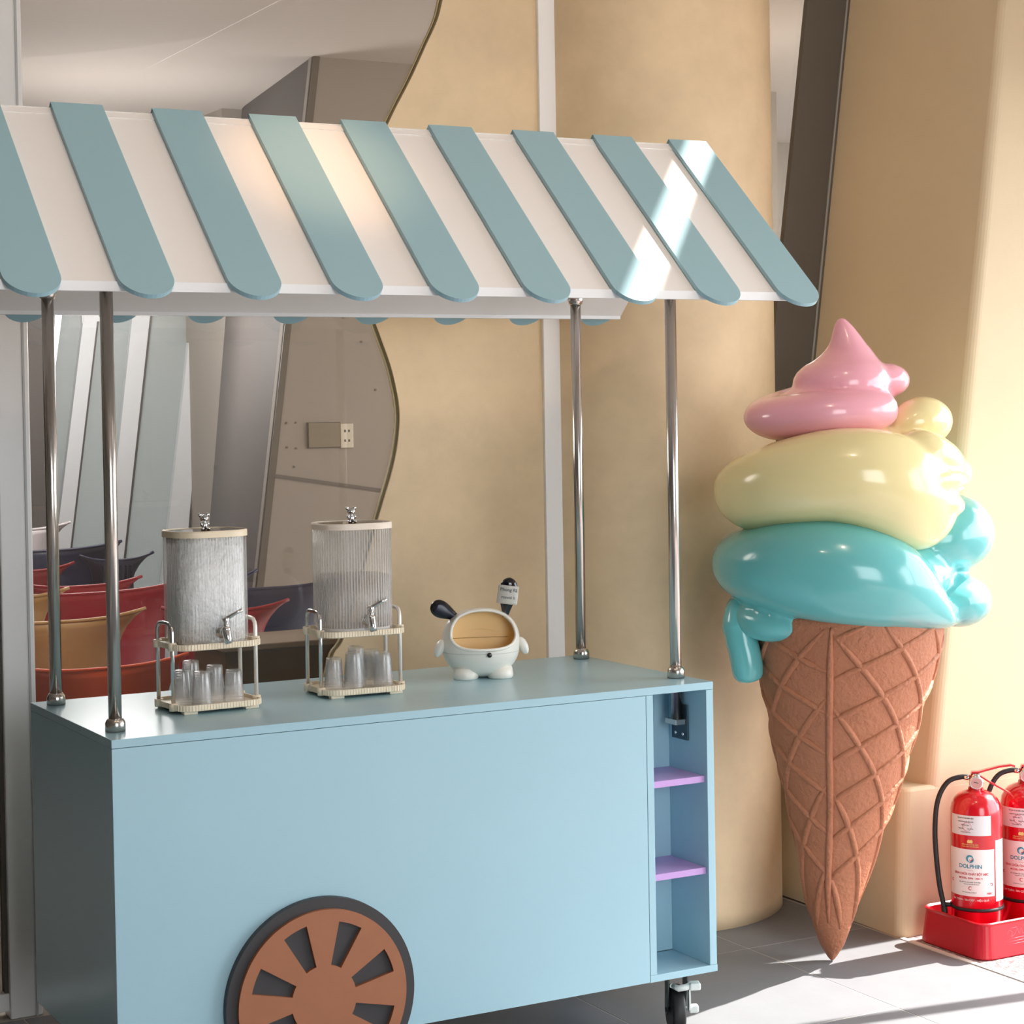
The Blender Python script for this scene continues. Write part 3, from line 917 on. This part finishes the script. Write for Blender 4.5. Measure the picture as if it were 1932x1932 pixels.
# ------------------------------------------------------------------ puppy-shaped desk bin
def puppy():
    t = thing('puppy_container', 'white puppy-shaped container with black ears on the counter', 'container', (1.163, .445, H), radians(-20))
    a, b, c0, c = .106, .100, .0935, .0925          # half width, half depth, centre height, half height
    def surf(th, ph, k=1.0):
        # th azimuth from the front (-y), ph elevation
        e = 0.86
        cp, sp = cos(ph), sin(ph)
        cp, sp = abs(cp) ** e, math.copysign(abs(sp) ** e, sp)
        z = c0 + c * k * sp
        return Vector((a * k * cp * sin(th), -b * k * cp * cos(th), z))
    # opening outline, as front-view offsets (x, z) relative to the body
    op = [(-.087, .028), (-.081, .052), (-.063, .073), (-.034, .0855), (0, .0892), (.034, .0855), (.063, .073), (.082, .052), (.089, .028),
          (.086, .012), (.072, -.002), (.045, -.009), (0, -.011), (-.045, -.009), (-.070, -.002), (-.084, .012)]
    op = [(p.x, p.y) for p in catmull([(x, z, 0) for x, z in op], 4, True)]
    def inside(x, z):
        r = False
        n = len(op)
        for i in range(n):
            x1, z1 = op[i]
            x2, z2 = op[(i + 1) % n]
            if (z1 > z) != (z2 > z) and x < (x2 - x1) * (z - z1) / (z2 - z1) + x1:
                r = not r
        return r
    def shell(k, name, m, par, flip=False):
        n, mm = 160, 90
        mb = MB()
        pts = [[surf(2 * pi * j / n, -pi / 2 + 0.01 + (pi - 0.02) * i / mm, k) for j in range(n)] for i in range(mm + 1)]
        vs = [p for r in pts for p in r]
        fs = []
        for i in range(mm):
            for j in range(n):
                q = [i * n + j, i * n + (j + 1) % n, (i + 1) * n + (j + 1) % n, (i + 1) * n + j]
                cc = sum((vs[x] for x in q), Vector()) / 4
                if cc.y < 0 and inside(cc.x, cc.z - c0):
                    continue
                fs.append(q)
        if k < 1:
            vs = [Vector((p.x, p.y if p.y < 0 else p.y * .15, p.z)) for p in vs]
        mb.add(vs, fs, True)
        mb.f += [tuple(range(n)), tuple(mm * n + j for j in range(n))]
        mb.sm += [True, True]
        return mb.obj(name, m, par)
    body = shell(1.0, 'body', WPL, t)
    shell(.955, 'lining', TAN, body)
    # rim of the opening projected on the shell
    def on_shell(x, z):
        sp = max(-1, min(1, z / c))
        spr = abs(sp) ** (1 / .86)
        cp = (max(0, 1 - spr * spr) ** .5) ** .86
        u = max(-1, min(1, x / (a * max(cp, 1e-4))))
        return Vector((x, -b * cp * sqrt(max(0, 1 - u * u)), c0 + z))
    path = [on_shell(x, z) for x, z in op]
    rr = []
    n = len(path)
    for i in range(n):
        tg = (path[(i + 1) % n] - path[i - 1]).normalized()
        nr = Vector((path[i].x / a ** 2, path[i].y / b ** 2, (path[i].z - c0) / c ** 2)).normalized()
        s_ = tg.cross(nr).normalized()
        rr.append([path[i] + .0042 * cos(2 * pi * k / 10) * nr + .0042 * sin(2 * pi * k / 10) * s_ for k in range(10)])
    MB().rings(rr, closed_loop=True).obj('opening_rim', WPL, body)
    MB().rings([[surf(2 * pi * j / 96, ph, 1.003) for j in range(96)] for ph in (-.2, -.185)], cap=False).obj('seam', mat('seam_grey', (206, 200, 188), .5), body)
    # shelf line inside
    MB().rings([[Vector(((x - .5) * .15, .010 - .02 * abs(x - .5), c0 + zz - .09 * (x - .5) ** 2)) for x in [k / 30 for k in range(31)]] for zz in (.034, .0355)], cap=False).obj('inner_ledge', TAN, body)
    MB().ell((.010, -b - .0015, c0 - .024), (.0068, .005, .0068), 16, 10).obj('nose', BLKGL, t)
    # feet
    for sx in (-1, 1):
        f = MB()
        f.lathe([(.001, 0), (.031, 0), (.034, .003), (.035, .012), (.032, .030), (.001, .036)], sx * .047, -.038, 32)
        f.obj('foot', WPL, t)
    # arms
    for sx in (-1, 1):
        M = Matrix.Rotation(radians(-22 * sx), 3, 'Y')
        MB().ell((sx * .114, -.015, .082), (.013, .018, .025), 18, 12, M).obj('arm', WPL, t)
    # ears: flattened teardrops
    def ear(root, tip, wid, name, inset):
        root, tip = Vector(root), Vector(tip)
        ax = (tip - root)
        ln = ax.length
        ax.normalize()
        nrm = Vector((0, -1, 0))
        sd_ = ax.cross(nrm)
        prof = [(0, .30), (.12, .42), (.3, .66), (.5, .9), (.66, 1.0), (.8, .93), (.9, .74), (.97, .42), (1.0, .05)]
        pp = catmull([(x, y, 0) for x, y in prof], 4)
        rings = []
        for p_ in pp:
            rings.append([root + ax * (p_.x * ln) + sd_ * (wid * p_.y * cos(2 * pi * k / 24)) + nrm * (.011 * min(1, p_.y * 1.2) * sin(2 * pi * k / 24)) for k in range(24)])
        e_ = MB().rings(rings).obj(name, BLKGL, t)
        if inset:
            rings = []
            for p_ in pp:
                ctr = root + ax * ((.12 + p_.x * .78) * ln) + nrm * .0085
                rings.append([ctr + sd_ * (wid * .68 * p_.y * cos(2 * pi * k / 24)) + nrm * (.004 * min(1, p_.y * 1.2) * sin(2 * pi * k / 24)) for k in range(24)])
            MB().rings(rings).obj('ear_inset', NAVY2, e_)
        return e_, root, ax, sd_, nrm, ln
    ear((-.060, 0, .160), (-.133, 0, .200), .024, 'ear', True)
    e_, root, ax, sd_, nrm, ln = ear((.068, 0, .160), (.083, 0, .266), .0255, 'ear', False)
    tp = MB()
    rings = []
    rnd = random.Random(3)
    for k in range(9):
        q = .33 + .47 * k / 8
        wv = .0285 + rnd.uniform(-.0008, .0008)
        rings.append([root + ax * (q * ln) + sd_ * (wv * cos(2 * pi * j / 32)) + nrm * (.0135 * sin(2 * pi * j / 32)) for j in range(32)])
    tape = tp.rings(rings, True)
    tape.obj('paper_tape', mat('masking_tape', (196, 192, 182), .75, vary=(90, .08)), e_, label='masking tape with faded handwriting')
    # handwriting
    for (txt, off, size) in (('Phong Rã', .69, .0125), ('comté b', .50, .0115)):
        me = text_mesh(txt, size, mat('ink_grey', (112, 110, 110), .7))
        o = root + ax * (off * ln) + nrm * .0142
        M = Matrix((-sd_ if sd_.x < 0 else sd_, ax, nrm)).transposed().to_4x4()
        for v in me.vertices:
            p = Vector((v.co.x, v.co.y, 0))
            bend = Vector((p.x, p.y, -.0142 + .0142 * sqrt(max(0, 1 - (p.x / .0288) ** 2))))
            v.co = o + (M.to_3x3() @ bend)
        link('handwriting', me, e_)

def text_mesh(txt, size, m):
    c = bpy.data.curves.new('writing', 'FONT')
    c.body = txt
    c.size = size
    c.align_x = 'CENTER'
    c.align_y = 'CENTER'
    c.resolution_u = 3
    c.offset = size * .022
    o = bpy.data.objects.new('writing', c)
    COL.objects.link(o)
    dg = bpy.context.evaluated_depsgraph_get()
    me = bpy.data.meshes.new_from_object(o.evaluated_get(dg))
    COL.objects.unlink(o)
    bpy.data.objects.remove(o)
    me.materials.clear()
    me.materials.append(m)
    return me
puppy()

# ------------------------------------------------------------------ giant ice cream cone
ST = thing('ice_cream_statue', 'giant glossy three-colour ice cream cone standing by the column', 'statue', (2.31, .42, 0), radians(-28.52))
def clean_solid(mb, name, m, par, voxel=.010, it=5):
    o = mb.obj(name, m, par)
    r = o.modifiers.new('remesh', 'REMESH')
    r.mode = 'VOXEL'
    r.voxel_size = voxel
    r.use_smooth_shade = True
    s_ = o.modifiers.new('smooth', 'SMOOTH')
    s_.factor = .5
    s_.iterations = it
    return o
U0 = .074
def strand(mb, ctrl, n=28, per=10, tu=U0, tv=0.0):
    """ctrl: (angle deg, radius, z, radial half, vertical half); 0 = right, -90 = front, 180 = left"""
    pts = catmull([(a, R, z) for a, R, z, _, _ in ctrl], per)
    rad = catmull([(rh, rv, 0) for _, _, _, rh, rv in ctrl], per)
    cen = [Vector((tu + p.y * cos(radians(p.x)), tv + p.y * sin(radians(p.x)), p.z)) for p in pts]
    rings = []
    for i, p in enumerate(cen):
        tg = (cen[min(i + 1, len(cen) - 1)] - cen[max(i - 1, 0)])
        tg.normalize()
        side = tg.cross(Vector((0, 0, 1))).normalized()
        up = side.cross(tg)
        rh, rv = max(rad[i].x, .004), max(rad[i].y, .004)
        rings.append([p + side * rh * cos(2 * pi * k / n) + up * rv * sin(2 * pi * k / n) for k in range(n)])
    mb.rings(rings)

# turquoise
tq = MB()
tq.ell((U0, 0, 1.16), (.30, .29, .14), 32, 16)
strand(tq, [(-18, .30, 1.020, .015, .012), (-28, .275, 1.035, .05, .035), (-48, .25, 1.085, .085, .085), (-72, .24, 1.140, .125, .130), (-100, .235, 1.175, .145, .150),
            (-135, .245, 1.190, .150, .145), (-170, .265, 1.188, .150, .118), (-215, .26, 1.20, .140, .112), (-270, .27, 1.23, .135, .115), (-320, .29, 1.255, .135, .115),
            (-352, .31, 1.270, .130, .118), (-372, .27, 1.26, .105, .095), (-388, .22, 1.23, .05, .06)])
strand(tq, [(60, .28, 1.06, .10, .07), (20, .315, 1.065, .105, .075), (-2, .315, 1.07, .10, .078), (-16, .275, 1.07, .075, .062), (-24, .24, 1.06, .02, .02)])
strand(tq, [(-205, .25, 1.05, .08, .06), (-190, .285, 1.045, .075, .06), (-172, .29, 1.035, .065, .055), (-152, .27, 1.02, .055, .05), (-135, .24, 1.025, .04, .035)], tu=.06)
# drip at the lower left
dr = MB()
dr.tube(catmull([(-.262, -.02, 1.085), (-.262, -.05, .99), (-.250, -.06, .93), (-.242, -.062, .875), (-.238, -.06, .848)], 6), [.03 + .025 * sin(pi / 2 * min(1, i / 6)) if i < 6 else (.048 if i < 18 else max(.006, .046 * sqrt(max(0, 1 - ((i - 18) / 6.2) ** 2)))) for i in range(25)], 20)
clean_solid(tq, 'turquoise_swirl', TURQ, ST, .010, 4)
clean_solid(dr, 'drip', TURQ, ST, .008, 5)
# yellow
ye = MB()
ye.ell((U0, 0, 1.45), (.25, .24, .17), 32, 16)
strand(ye, [(-14, .27, 1.36, .03, .03), (-24, .255, 1.365, .075, .10), (-40, .24, 1.375, .105, .145), (-58, .228, 1.400, .125, .158), (-82, .215, 1.438, .140, .152), (-112, .215, 1.452, .145, .138), (-145, .235, 1.432, .148, .130),
            (-175, .255, 1.405, .148, .122), (-200, .255, 1.42, .14, .105), (-250, .235, 1.47, .13, .10), (-300, .225, 1.53, .11, .088), (-338, .225, 1.585, .095, .078), (-360, .220, 1.608, .088, .072), (-376, .18, 1.60, .07, .06), (-392, .14, 1.58, .02, .02)])
strand(ye, [(50, .27, 1.46, .06, .05), (16, .318, 1.452, .055, .052), (2, .322, 1.448, .048, .050), (-8, .30, 1.445, .02, .02)])
strand(ye, [(-66, .22, 1.545, .02, .015), (-48, .235, 1.520, .085, .068), (-28, .255, 1.490, .088, .068), (-12, .262, 1.450, .07, .06), (-4, .25, 1.42, .02, .02)])
strand(ye, [(-60, .338, 1.432, .006, .006), (-48, .335, 1.440, .020, .020), (-32, .330, 1.436, .028, .026), (-18, .318, 1.428, .028, .026), (-8, .295, 1.424, .012, .016)])
strand(ye, [(-52, .322, 1.372, .006, .006), (-40, .328, 1.368, .024, .022), (-26, .318, 1.360, .026, .026), (-14, .295, 1.356, .012, .012)])
clean_solid(ye, 'yellow_swirl', YELL, ST, .009, 3)
# pink
pk = MB()
UP = .055
pk.ell((UP - .02, 0, 1.668), (.17, .16, .065), 24, 12)
strand(pk, [(-26, .15, 1.648, .01, .012), (-34, .135, 1.645, .055, .05), (-60, .125, 1.640, .075, .062), (-95, .125, 1.638, .09, .066), (-135, .155, 1.630, .10, .068), (-172, .185, 1.622, .105, .066),
            (-205, .18, 1.64, .10, .062), (-255, .15, 1.68, .09, .055), (-310, .135, 1.71, .08, .052), (-350, .135, 1.728, .075, .052), (-372, .115, 1.728, .055, .045), (-388, .09, 1.72, .02, .02)], tu=UP)
prof = [(1.665, .085, 0), (1.68, .125, 0), (1.695, .142, 0), (1.715, .149, 0), (1.735, .147, 0), (1.755, .138, .002), (1.775, .120, .006), (1.79, .102, .012), (1.805, .085, .017), (1.82, .072, .020),
        (1.84, .057, .018), (1.86, .046, .014), (1.88, .036, .009), (1.90, .024, .004), (1.912, .014, .001), (1.918, .005, 0)]
prof = [(z, .93 * r + (.004 if z < 1.78 else 0), d) for z, r, d in prof]
rings = []
for z, r, d in prof:
    tw = (z - 1.66) * 3
    rings.append([Vector((UP + .002 + d * 1.0 + r * (1 + .03 * cos(2 * (2 * pi * k / 36) + tw)) * cos(2 * pi * k / 36), r * (1 + .03 * cos(2 * (2 * pi * k / 36) + tw)) * sin(2 * pi * k / 36), z)) for k in range(36)])
pk.rings(rings)
clean_solid(pk, 'pink_swirl', PINK, ST, .0075, 3)

# waffle cone
cprof = [(0.002, .004, .003), (.012, .013, .003), (.05, .036, .004), (.10, .054, .005), (.17, .074, .008), (.27, .102, .015), (.35, .122, .022), (.43, .143, .030), (.50, .163, .036), (.58, .186, .040), (.67, .208, .044),
         (.76, .230, .050), (.84, .250, .056), (.93, .270, .062), (1.02, .283, .068), (1.06, .285, .070)]
def cone_at(z):
    for (z0, r0, u0), (z1, r1, u1) in zip(cprof, cprof[1:]):
        if z <= z1:
            k = max(0, (z - z0) / (z1 - z0))
            return r0 + (r1 - r0) * k, u0 + (u1 - u0) * k
    return cprof[-1][1], cprof[-1][2]
cn = MB()
cn.rings([[(u + r * cos(2 * pi * k / 64), r * sin(2 * pi * k / 64), z) for k in range(64)] for z, r, u in [(z,) + cone_at(z) for z in [.002, .008, .015, .03] + [.05 + .0306 * i for i in range(34)]]])
cone = cn.obj('waffle_cone', CONE, ST)
SEAM = radians(-90 - 20)
def on_cone(phi, z, off=.0):
    r, u = cone_at(z)
    a = SEAM + phi
    return Vector((u + (r + off) * cos(a), (r + off) * sin(a), z))
def ridge(fn, r=.0105):
    pts = [p for p in fn if p is not None]
    if len(pts) > 4:
        rad = [r * min(1, .35 + i / 5, .35 + (len(pts) - 1 - i) / 5) for i in range(len(pts))]
        MB().tube(pts, rad, 8).obj('ridge', CONE, cone)
ridge([on_cone(0, .13 + .032 * i, .0) for i in range(29)], .0105)
for z0 in (.26, .385, .507, .628, .751, .872, .99):
    for sg, ex in ((1, 0), (-1, .02)):
        pts = []
        for i in range(40):
            ph = i * .062
            z = z0 + ex + ph * .118
            if z < 1.035 and z > .12:
                pts.append(on_cone(sg * ph, z, -.003))
        ridge(pts)
for z0 in (1.38, 1.19, 1.01, .80, .545, .29):
    for sg, ex in ((1, 0), (-1, .03)):
        pts = []
        for i in range(44):
            ph = i * .06
            z = z0 + ex - ph * .30
            if .10 < z < 1.035:
                pts.append(on_cone(sg * ph, z, -.003))
        ridge(pts)

# ------------------------------------------------------------------ fire extinguishers in a red tray
tr = thing('extinguisher_tray', 'red plastic floor tray holding the fire extinguishers', 'tray', (2.99, .318, 0))
w2, d2 = .62, .29
r3 = lambda ol, zz: [(a, b, zz) for a, b in ol]
o0 = rr_outline(w2 + .01, d2 + .01, .045)
o1 = rr_outline(w2 - .012, d2 - .012, .04)
o2 = rr_outline(w2 - .006, d2 - .006, .04)
oi = rr_outline(w2 - .03, d2 - .03, .032)
ob = rr_outline(w2 - .05, d2 - .05, .03)
MB().rings([r3(rr_outline(w2 + .004, d2 + .004, .045), 0), r3(o0, .004), r3(o1, .098), r3(o2, .105), r3(rr_outline(w2 - .016, d2 - .016, .036), .108), r3(oi, .103), r3(ob, .018)], True, smooth=False).obj('tub', REDT, tr)
rel = MB()
pts = catmull([(-.09, 0, .066), (-.082, 0, .078), (-.070, 0, .07), (-.076, 0, .058), (-.06, 0, .066), (-.05, 0, .080), (-.044, 0, .064), (-.034, 0, .078), (-.028, 0, .062), (-.014, 0, .074), (-.010, 0, .086)], 5)
shiftx = -.12
tilt = lambda z: -(d2 + .01) / 2 + .001 + (z - .004) * (.011 / .094)
rel.tube([(p.x + shiftx, tilt(p.z) - .0002, p.z) for p in pts], .0012, 6)
for zz, xa, xb in ((.052, -.10, -.02), (.044, -.10, -.015), (.036, -.10, -.01), (.082, -.085, -.05)):
    rel.tube([(xa + shiftx, tilt(zz) - .0002, zz), (xb + shiftx, tilt(zz) - .0002, zz + .002)], .0011, 6)
rel.obj('embossed_mark', mat('emboss_pink', (232, 92, 104), .4), tr, label='faint raised scribble')

INK_R, INK_B, INK_K, INK_W = mat('ink_red', (196, 40, 52), .5), mat('ink_teal', (58, 138, 160), .5), mat('ink_dark', (70, 64, 70), .5), mat('ink_white', (240, 216, 214), .5)
INK_Y = mat('ink_gold', (226, 200, 120), .5)
def extinguisher(x, y, label, az0):
    t = thing('fire_extinguisher', label, 'fire extinguisher', (x, y, .0182), 0, 'fire extinguishers in the red tray')
    R = .0775
    Z = lambda z: z - .0182
    b = MB()
    b.lathe([(.001, 0), (.070, 0), (.0745, .004), (.0745, .016), (R, .02), (R, Z(.405)), (.0765, Z(.42)), (.073, Z(.437)), (.065, Z(.453)), (.052, Z(.466)), (.036, Z(.474)), (.024, Z(.478)), (.022, Z(.486)), (.001, Z(.486))], 0, 0, 56)
    body = b.obj('body', RED, t)
    def patch(a0, a1, z0, z1, m, name, off=.0006):
        n = 24
        A = [az0 + radians(a0 + (a1 - a0) * i / n) for i in range(n + 1)]
        vs = [((R + off) * cos(a), (R + off) * sin(a), Z(zz)) for a in A for zz in (z0, z1)]
        vs += [((R + off - .0004) * cos(a), (R + off - .0004) * sin(a), Z(zz)) for a in A for zz in (z0, z1)]
        k = 2 * (n + 1)
        fs = []
        for i in range(n):
            fs.append((2 * i, 2 * i + 2, 2 * i + 3, 2 * i + 1))
        return MB().add(vs[:k], fs, True).obj(name, m, t)
    def write(txt, a, z, size, m, par, off=.0013, squeeze=1.0, name='lettering'):
        me = text_mesh(txt, size, m)
        for v in me.vertices:
            ang = az0 + radians(a) + v.co.x * squeeze / R
            v.co = ((R + off) * cos(ang), (R + off) * sin(ang), Z(z + v.co.y))
        link(name, me, par)
    pm = patch(-76, 42, .168, .310, LABELM, 'main_label')
    ps = patch(-66, 34, .352, .412, mat('sticker_paper', (222, 220, 224), .5), 'inspection_sticker')
    patch(46, 82, .150, .335, mat('side_paper', (244, 240, 240), .5), 'side_label')
    def arc_tube(c_a, z, rad, a0, a1, r, m, par, name='logo'):
        pts = []
        for i in range(25):
            q = radians(a0 + (a1 - a0) * i / 24)
            ang = az0 + radians(c_a) + rad * cos(q) / R
            pts.append(((R + .001) * cos(ang), (R + .001) * sin(ang), Z(z + rad * sin(q))))
        MB().tube(pts, [r * (.35 + .65 * sin(pi * i / 24)) for i in range(25)], 6).obj(name, m, par)
    c = -14
    arc_tube(c, .281, .0095, 20, 250, .0030, INK_B, pm)
    arc_tube(c, .281, .0095, 255, 375, .0026, INK_B, pm)
    arc_tube(c + 1.5, .280, .0040, 200, 420, .0010, INK_R, pm)
    write('DOLPHIN', c, .258, .0165, INK_B, pm, squeeze=1.0)
    write('———', c, .2465, .006, INK_R, pm)
    write('BÌNH CHỮA CHÁY BỘT ABC', c, .235, .0098, INK_R, pm, squeeze=.86)
    write('MODEL: DPN - ABC 4', c, .2225, .0076, INK_R, pm)
    write('Sản xuất theo tiêu chuẩn TCVN 7026', c - 2, .2105, .0042, INK_K, pm)
    write('Dùng chữa cháy chất rắn lỏng khí', c + 2, .2045, .0034, INK_K, pm)
    arc_tube(-61, .211, .0042, 40, 330, .0010, INK_R, pm, 'icon')
    arc_tube(33, .204, .0044, -120, 170, .0011, INK_R, pm, 'icon')
    arc_tube(c, .1925, .0050, 30, 320, .0012, INK_R, pm, 'icon')
    write('Nhiệt độ sử dụng -20 đến 55', c - 3, .1795, .0036, INK_K, pm)
    write('ABC', 29, .177, .0092, INK_R, pm)
    write('AN TOÀN - TIN CẬY - HIỆU QUẢ', c - 2, .156, .0078, INK_W, body)
    # gold emblem on the red band
    em = MB()
    e_pts = [(-.0075, -.0055), (.0075, -.0055), (.0085, .001), (.0045, .0055), (0, .0035), (-.0045, .0055), (-.0085, .001)]
    em.prism(e_pts, lambda a, bb, d: ((R + d) * cos(az0 + radians(c) + a / R), (R + d) * sin(az0 + radians(c) + a / R), Z(.3345 + bb)), -.0005, .0012)
    em.obj('emblem', INK_Y, body)
    write('KIỂM ĐỊNH PHÒNG CHÁY', c, .3245, .0042, INK_Y, body)
    write('CHỮA CHÁY VÀ CỨU NẠN', c, .3185, .0042, INK_Y, body)
    for i, (a, s_) in enumerate((( 'Họ tên cơ sở kiểm định', .0052), ('Loại phương tiện: Bình bột', .0044), ('Số kiểm định', .0044), ('Ngày nạp          Hạn dùng', .0044), ('Trọng lượng 4 kg', .0042))):
        write(a, -24, .404 - .0105 * i, s_, INK_K, ps)
    arc_tube(-20, .378, .013, 0, 360, .0007, mat('stamp_red', (190, 96, 110), .5), ps, 'stamp')
    for i in range(9):
        write('|||' if i % 3 else 'I I', 62, .32 - .018 * i, .006, mat('ink_faint', (150, 146, 150), .5), body)
    # strap
    MB().rings([[((R + o_) * cos(2 * pi * j / 48), (R + o_) * sin(2 * pi * j / 48), Z(zz)) for j in range(48)] for o_, zz in ((.0, .120), (.003, .1205), (.003, .1295), (.0, .130))], cap=False).obj('strap', RUBBER, t)
    # valve, gauge, handles
    vd = Vector((cos(az0 + radians(6)), sin(az0 + radians(6)), 0))
    sdv = Vector((-vd.y, vd.x, 0))
    up = Vector((0, 0, 1))
    MB().lathe([(.020, Z(.484)), (.020, Z(.496)), (.016, Z(.499)), (.016, Z(.522)), (.012, Z(.528))], 0, 0, 20).obj('valve', CHROME, t)
    g = MB()
    cg = Vector((0, 0, Z(.502))) + vd * .018
    rg = lambda r_, off: [cg + vd * off + sdv * r_ * cos(2 * pi * k / 24) + up * r_ * sin(2 * pi * k / 24) for k in range(24)]
    g.rings([rg(.019, -.006), rg(.0215, -.002), rg(.0215, .006), rg(.018, .008)])
    gg = g.obj('gauge', CHROME, t)
    MB().rings([rg(.0165, .0078), rg(.0165, .0088)]).obj('gauge_face', mat('gauge_face', (196, 150, 146), .3), gg)
    MB().tube([cg + vd * .0092 - sdv * .008 + up * .004, cg + vd * .0092 + sdv * .006 + up * .0], .0012, 6).obj('needle', INK_K, gg)
    # handles point right (sdv direction)
    def bar(pts, wid, th, name):
        rr = []
        for p in pts:
            P_ = Vector((0, 0, 0)) + sdv * p[0] + up * Z(p[1])
            wv = vd * wid / 2 * p[2]
            rr.append([P_ - wv + up * th / 2, P_ + wv + up * th / 2, P_ + wv - up * th / 2, P_ - wv - up * th / 2])
        MB().rings(rr, True, smooth=False).obj(name, RED, t)
    bar([(-.016, .517, 1), (-.012, .531, 1), (.010, .532, 1), (.03, .538, .9), (.07, .549, .8), (.105, .554, .8), (.118, .550, .6)], .020, .006, 'squeeze_handle')
    bar([(.004, .529, 1), (.014, .520, 1), (.04, .503, .95), (.075, .483, .9), (.104, .466, .8), (.112, .456, .7)], .020, .0055, 'carry_handle')
    # hose on the left side
    A = -sdv
    F = vd
    pth = [A * .012 + up * Z(.514), A * .045 + up * Z(.516), A * .085 + F * .002 + up * Z(.499), A * .114 + F * .006 + up * Z(.445), A * .124 + F * .01 + up * Z(.36), A * .121 + F * .012 + up * Z(.27),
           A * .113 + F * .012 + up * Z(.19), A * .103 + F * .012 + up * Z(.135), A * .097 + F * .014 + up * Z(.098)]
    hs = MB().tube(catmull(pth, 6), .0078, 12).obj('hose', RUBBER, t)
    MB().tube([A * .014 + up * Z(.514), A * .034 + up * Z(.5155)], .0085, 12).obj('hose_fitting', CHROME, hs)
    MB().tube([A * .1005 + F * .013 + up * Z(.122), A * .096 + F * .014 + up * Z(.085)], [.0098, .0088], 12).obj('nozzle', RUBBER, hs)
    MB().tube([A * .096 + F * .014 + up * Z(.085), A * .094 + F * .014 + up * Z(.070)], .0072, 12).obj('nozzle_tip', CHROME, hs)
    MB().tube([A * .068 + F * .006 + up * Z(.125), A * .104 + F * .012 + up * Z(.128)], .007, 8).obj('hose_clip', RUBBER, t)
extinguisher(2.79, .318, 'red fire extinguisher at the end of the tray nearest the cone', radians(-131.7))
extinguisher(2.992, .318, 'second red fire extinguisher, cut by the picture edge', radians(-130))
